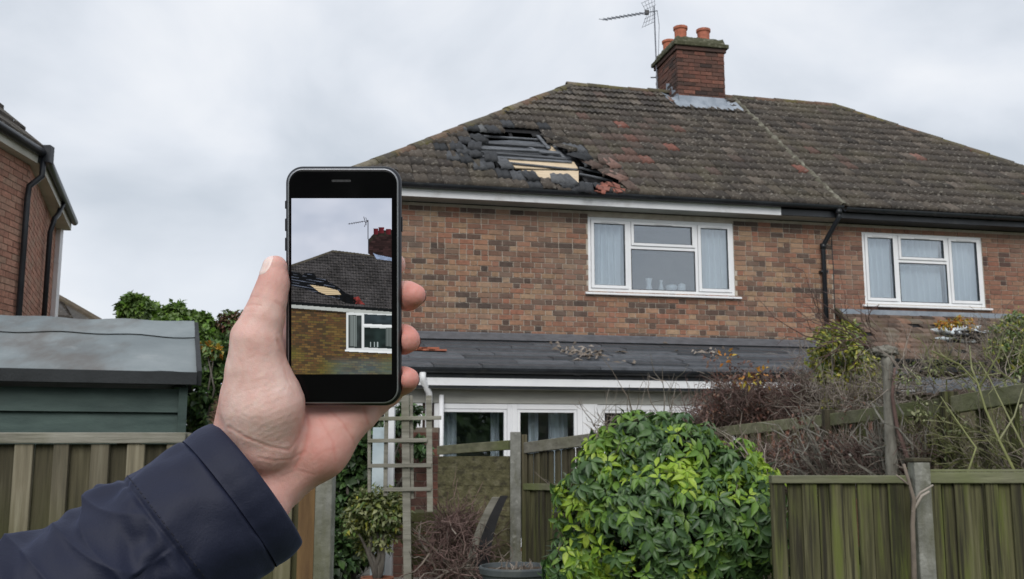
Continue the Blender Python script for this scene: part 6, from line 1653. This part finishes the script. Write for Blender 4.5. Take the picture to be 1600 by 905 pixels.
MB().lathe([(0, 0), (.0045, 0), (.0045, .0008), (.0035, .0008), (.0033, .0004), (0, .0004)], (PW/2-.012, PHH/2-.012, -PT/2-.0007), 24).build('rear_camera', m_black, phone)

# the picture on the screen, painted point by point on a fine grid
SW, SH = 236, 412
uu, vv = np.meshgrid((np.arange(SW)+.5)/SW, (np.arange(SH)+.5)/SH)
PXs = 457+157*uu; PYs = 310+275*vv                     # where each point lies in the photograph
img = np.zeros((SH, SW, 3)); rs = np.random.RandomState(3)
def vnoise(sx, sy, seed):
    r = np.random.RandomState(seed); gw_, gh_ = int(157/sx)+3, int(275/sy)+3; g0 = r.rand(gh_, gw_)
    X = (PXs-457)/sx; Y = (PYs-310)/sy; i = X.astype(int); j = Y.astype(int); fx_ = X-i; fy_ = Y-j; fx_ = fx_*fx_*(3-2*fx_); fy_ = fy_*fy_*(3-2*fy_)
    return (g0[j, i]*(1-fx_)+g0[j, i+1]*fx_)*(1-fy_)+(g0[j+1, i]*(1-fx_)+g0[j+1, i+1]*fx_)*fy_
def pmask(poly):
    m = np.zeros(PXs.shape, bool); n = len(poly)
    for i in range(n):
        a, b = poly[i]; c, d = poly[(i+1) % n]
        if d == b: continue
        cr_ = ((b > PYs) != (d > PYs)) & (PXs < (c-a)*(PYs-b)/(d-b)+a); m ^= cr_
    return m
def paint(m, col, nzv=None):
    c = np.array(col, float)/255
    v = c[None, None, :]*(np.ones(PXs.shape)[..., None] if nzv is None else nzv[..., None]); img[m] = np.broadcast_to(v, img.shape)[m]
cl_ = vnoise(60, 34, 1)*.6+vnoise(26, 16, 2)*.3+vnoise(10, 7, 3)*.1
full = np.ones(PXs.shape, bool)
sky_c = np.array([168, 176, 192])[None, None]/255*(1-cl_[..., None])+np.array([206, 209, 219])[None, None]/255*cl_[..., None]
img[:] = sky_c
roof = pmask([(457, 416), (480, 408), (522, 392.5), (560, 397), (595, 402), (614, 405), (614, 484), (457, 472)])
cor = np.sin((PYs-(PXs-457)*.06)*1.45); tl = np.sin((PXs-.35*PYs)*1.5+np.floor((PYs-(PXs-457)*.06)*.231)*1.7)
tex = 1.0+.42*np.where(cor > .45, -1.1, cor*.3)+.10*tl+.25*(vnoise(3.4, 1.6, 5)-.5)+.3*(vnoise(12, 12, 6)-.5)
paint(roof, (66, 64, 65), tex)
spk = roof & (rs.rand(SH, SW) > .992); paint(spk, (120, 112, 105))
rd = pmask([(457, 417), (457, 413.5), (480, 406), (522, 391), (560, 395.5), (596, 400.5), (596, 403), (560, 398), (522, 394), (481, 409)]); paint(rd, (72, 68, 60), .8+.4*vnoise(3, 3, 8))
hole_m = pmask([(457, 424), (470, 427), (474, 430), (480, 426), (492, 427), (497, 434), (508, 436), (520, 443), (532, 450), (542, 458), (552, 462), (560, 469), (556, 476), (540, 473), (528, 466), (505, 461), (480, 452), (457, 447)])
paint(hole_m, (12, 13, 16), .8+.7*vnoise(7, 1.6, 9))
lathm = hole_m & (np.sin((PYs-(PXs-457)*.17)*1.5) > .55) & (PXs < 533) & (vnoise(7, 2.2, 31) > .42); paint(lathm, (70, 75, 86), .6+.8*vnoise(9, 2, 10))
paint(pmask([(486, 445), (512, 449), (530, 454), (535, 461), (512, 461), (500, 456)]), (176, 158, 128), .8+.35*np.sin(PYs*2.2+PXs*.1)*.5+.2)
paint(pmask([(552, 466), (562, 463), (566, 470), (572, 476), (556, 475)]), (104, 44, 42), .6+.8*vnoise(2.5, 2.5, 11))
paint(hole_m & (PXs > 535) & (PYs > 462) & (vnoise(3, 3, 12) > .5), (12, 12, 14))
gt = pmask([(457, 471), (614, 483), (614, 488), (457, 476)]); paint(gt, (18, 20, 22))
fs_ = pmask([(457, 476), (614, 487.5), (614, 493), (457, 481.5)]); paint(fs_, (168, 172, 168), 1-.1*vnoise(8, 3, 13))
wall_m = pmask([(457, 481.5), (614, 493), (614, 585), (457, 585)])
row = np.floor((PYs-(PXs-457)*.035)/3.55); inr = (PYs-(PXs-457)*.035)/3.55-row; colx = (PXs+(row % 2)*4.6)/9.2; inc = colx-np.floor(colx)
rb_ = np.random.RandomState(8).rand(400, 200)[(row.astype(int) % 400), (np.floor(colx).astype(int) % 200)]
bc = np.array([[80, 60, 40], [96, 73, 44], [86, 62, 42], [106, 84, 50], [66, 52, 38], [92, 78, 44]])[(rb_*6).astype(int)]
mort = (inr > .80) | (inc > .92)
bw = np.where(mort[..., None], np.array([60, 54, 42])[None, None], bc)/255.0
gl = np.clip(1.4*vnoise(30, 22, 15)-.4, 0, 1)*np.clip((PYs-505)/40, 0, 1); bw = bw*(1-.5*gl[..., None])+np.array([92, 94, 38])[None, None]/255*.5*gl[..., None]
bl_ = np.clip((PXs-505)/30, 0, 1)*np.clip((PYs-556)/10, 0, 1)*(.5+.5*vnoise(14, 3, 16)); bw = bw*(1-.6*bl_[..., None])+np.array([74, 98, 108])[None, None]/255*.6*bl_[..., None]
img[wall_m] = bw[wall_m]
sh_ = pmask([(457, 481), (614, 493), (614, 497), (457, 485)]); img[sh_] *= .55
def rect(a, b, c, d, col, nv=None): paint(pmask([(a, b), (c, b+(c-a)*.045), (c, d+(c-a)*.045), (a, d)]), col, nv)
rect(542.5, 488, 615, 547, (196, 200, 200)); rect(546, 492, 566.5, 543.5, (44, 50, 50), .8+.5*vnoise(6, 12, 17)); rect(548, 493, 559, 541, (142, 152, 150), .7+.4*np.sin(PXs*2.4)*.5)
rect(571, 491, 615, 506, (40, 48, 52), .9+.4*vnoise(8, 4, 18)); rect(571, 511.5, 615, 543, (27, 36, 35), .8+.6*vnoise(9, 7, 19)); rect(605, 512, 615, 541, (120, 130, 128), .7+.4*np.sin(PXs*2.6)*.5)
rect(569, 506, 615, 509, (214, 217, 218)); rect(541, 546, 615, 549, (214, 217, 218)); rect(541, 549.2, 615, 550.4, (40, 34, 28))
for a in (580, 586, 591): rect(a, 534, a+1.6, 542.5, (150, 160, 160))
ch_ = pmask([(578, 397), (578, 374), (585, 366), (591, 361), (614, 359.5), (614, 406), (584, 400)])
r2_ = np.floor(PYs/2.9); c2_ = (PXs+(r2_ % 2)*3)/6; rb2 = np.random.RandomState(4).rand(300, 300)[r2_.astype(int) % 300, np.floor(c2_).astype(int) % 300]
paint(ch_, (44, 31, 31), np.where((PYs/2.9-r2_ > .78), .75, .7+.6*rb2))
paint(pmask([(577, 375), (590, 363), (614, 361), (614, 368), (592, 370), (577, 381)]), (38, 34, 30), .8+.5*vnoise(3, 2, 20))
for a, b, c in ((589, 357.5, 4), (597.5, 355.5, 4.5), (608.5, 358, 4)): paint(pmask([(a-c, b), (a+c, b), (a+c*.8, b+9), (a-c*.8, b+9)]), (84, 30, 36), .75+.4*(PXs-a+4)/8)
paint(pmask([(584, 395), (590, 398), (614, 403), (614, 408), (590, 405)]), (128, 142, 168), .8+.3*vnoise(4, 3, 21))
def line(a, b, c, d, w_, col): L_ = math.hypot(c-a, d-b); nx_, ny_ = -(d-b)/L_*w_/2, (c-a)/L_*w_/2; paint(pmask([(a+nx_, b+ny_), (c+nx_, d+ny_), (c-nx_, d-ny_), (a-nx_, b-ny_)]), col)
line(576.5, 344, 577.5, 397, 1.3, (44, 45, 52)); line(545.5, 350.5, 577, 345, 1.0, (50, 51, 58)); line(570, 339, 574, 352, 1.0, (50, 51, 58)); line(575, 346, 571, 355, .9, (60, 61, 68)); line(573, 340, 576, 347, .9, (60, 61, 68))
for k in range(7): line(548+3.3*k, 348.6-.55*k, 548.6+3.3*k, 351.6-.55*k, .7, (60, 61, 68))
img = np.clip(img, 0, 1)
lin = np.where(img <= .04045, img/12.92, ((img+.055)/1.055)**2.4)
X = P2(457, 0)[0]+157*S*.995*uu; Y = P2(0, 310)[1]-275*S*.995*vv
Vs = np.stack([X, Y, np.full_like(X, PT/2+.00050)], -1).reshape(-1, 3)
idx = np.arange(SW*SH).reshape(SH, SW); Fs = np.stack([idx[:-1, :-1], idx[1:, :-1], idx[1:, 1:], idx[:-1, 1:]], -1).reshape(-1, 4)
m_scr = bpy.data.materials.new('screen_picture'); m_scr.use_nodes = True; t_ = m_scr.node_tree; p_ = t_.nodes['Principled BSDF']
a_ = nn(t_, 'ShaderNodeAttribute', attribute_name='picture'); p_.inputs['Base Color'].default_value = (.004, .004, .004, 1); p_.inputs['Roughness'].default_value = .08
t_.links.new(a_.outputs['Color'], p_.inputs['Emission Color']); p_.inputs['Emission Strength'].default_value = .95; p_.inputs['Specular IOR Level'].default_value = .08
sm_ = np_mesh('screen', Vs, Fs, m_scr)
at2 = sm_.attributes.new('picture', 'FLOAT_COLOR', 'POINT'); at2.data.foreach_set('color', np.concatenate([lin.reshape(-1, 3), np.ones((SW*SH, 1))], 1).astype(np.float32).ravel())
new_obj('screen', sm_, phone)
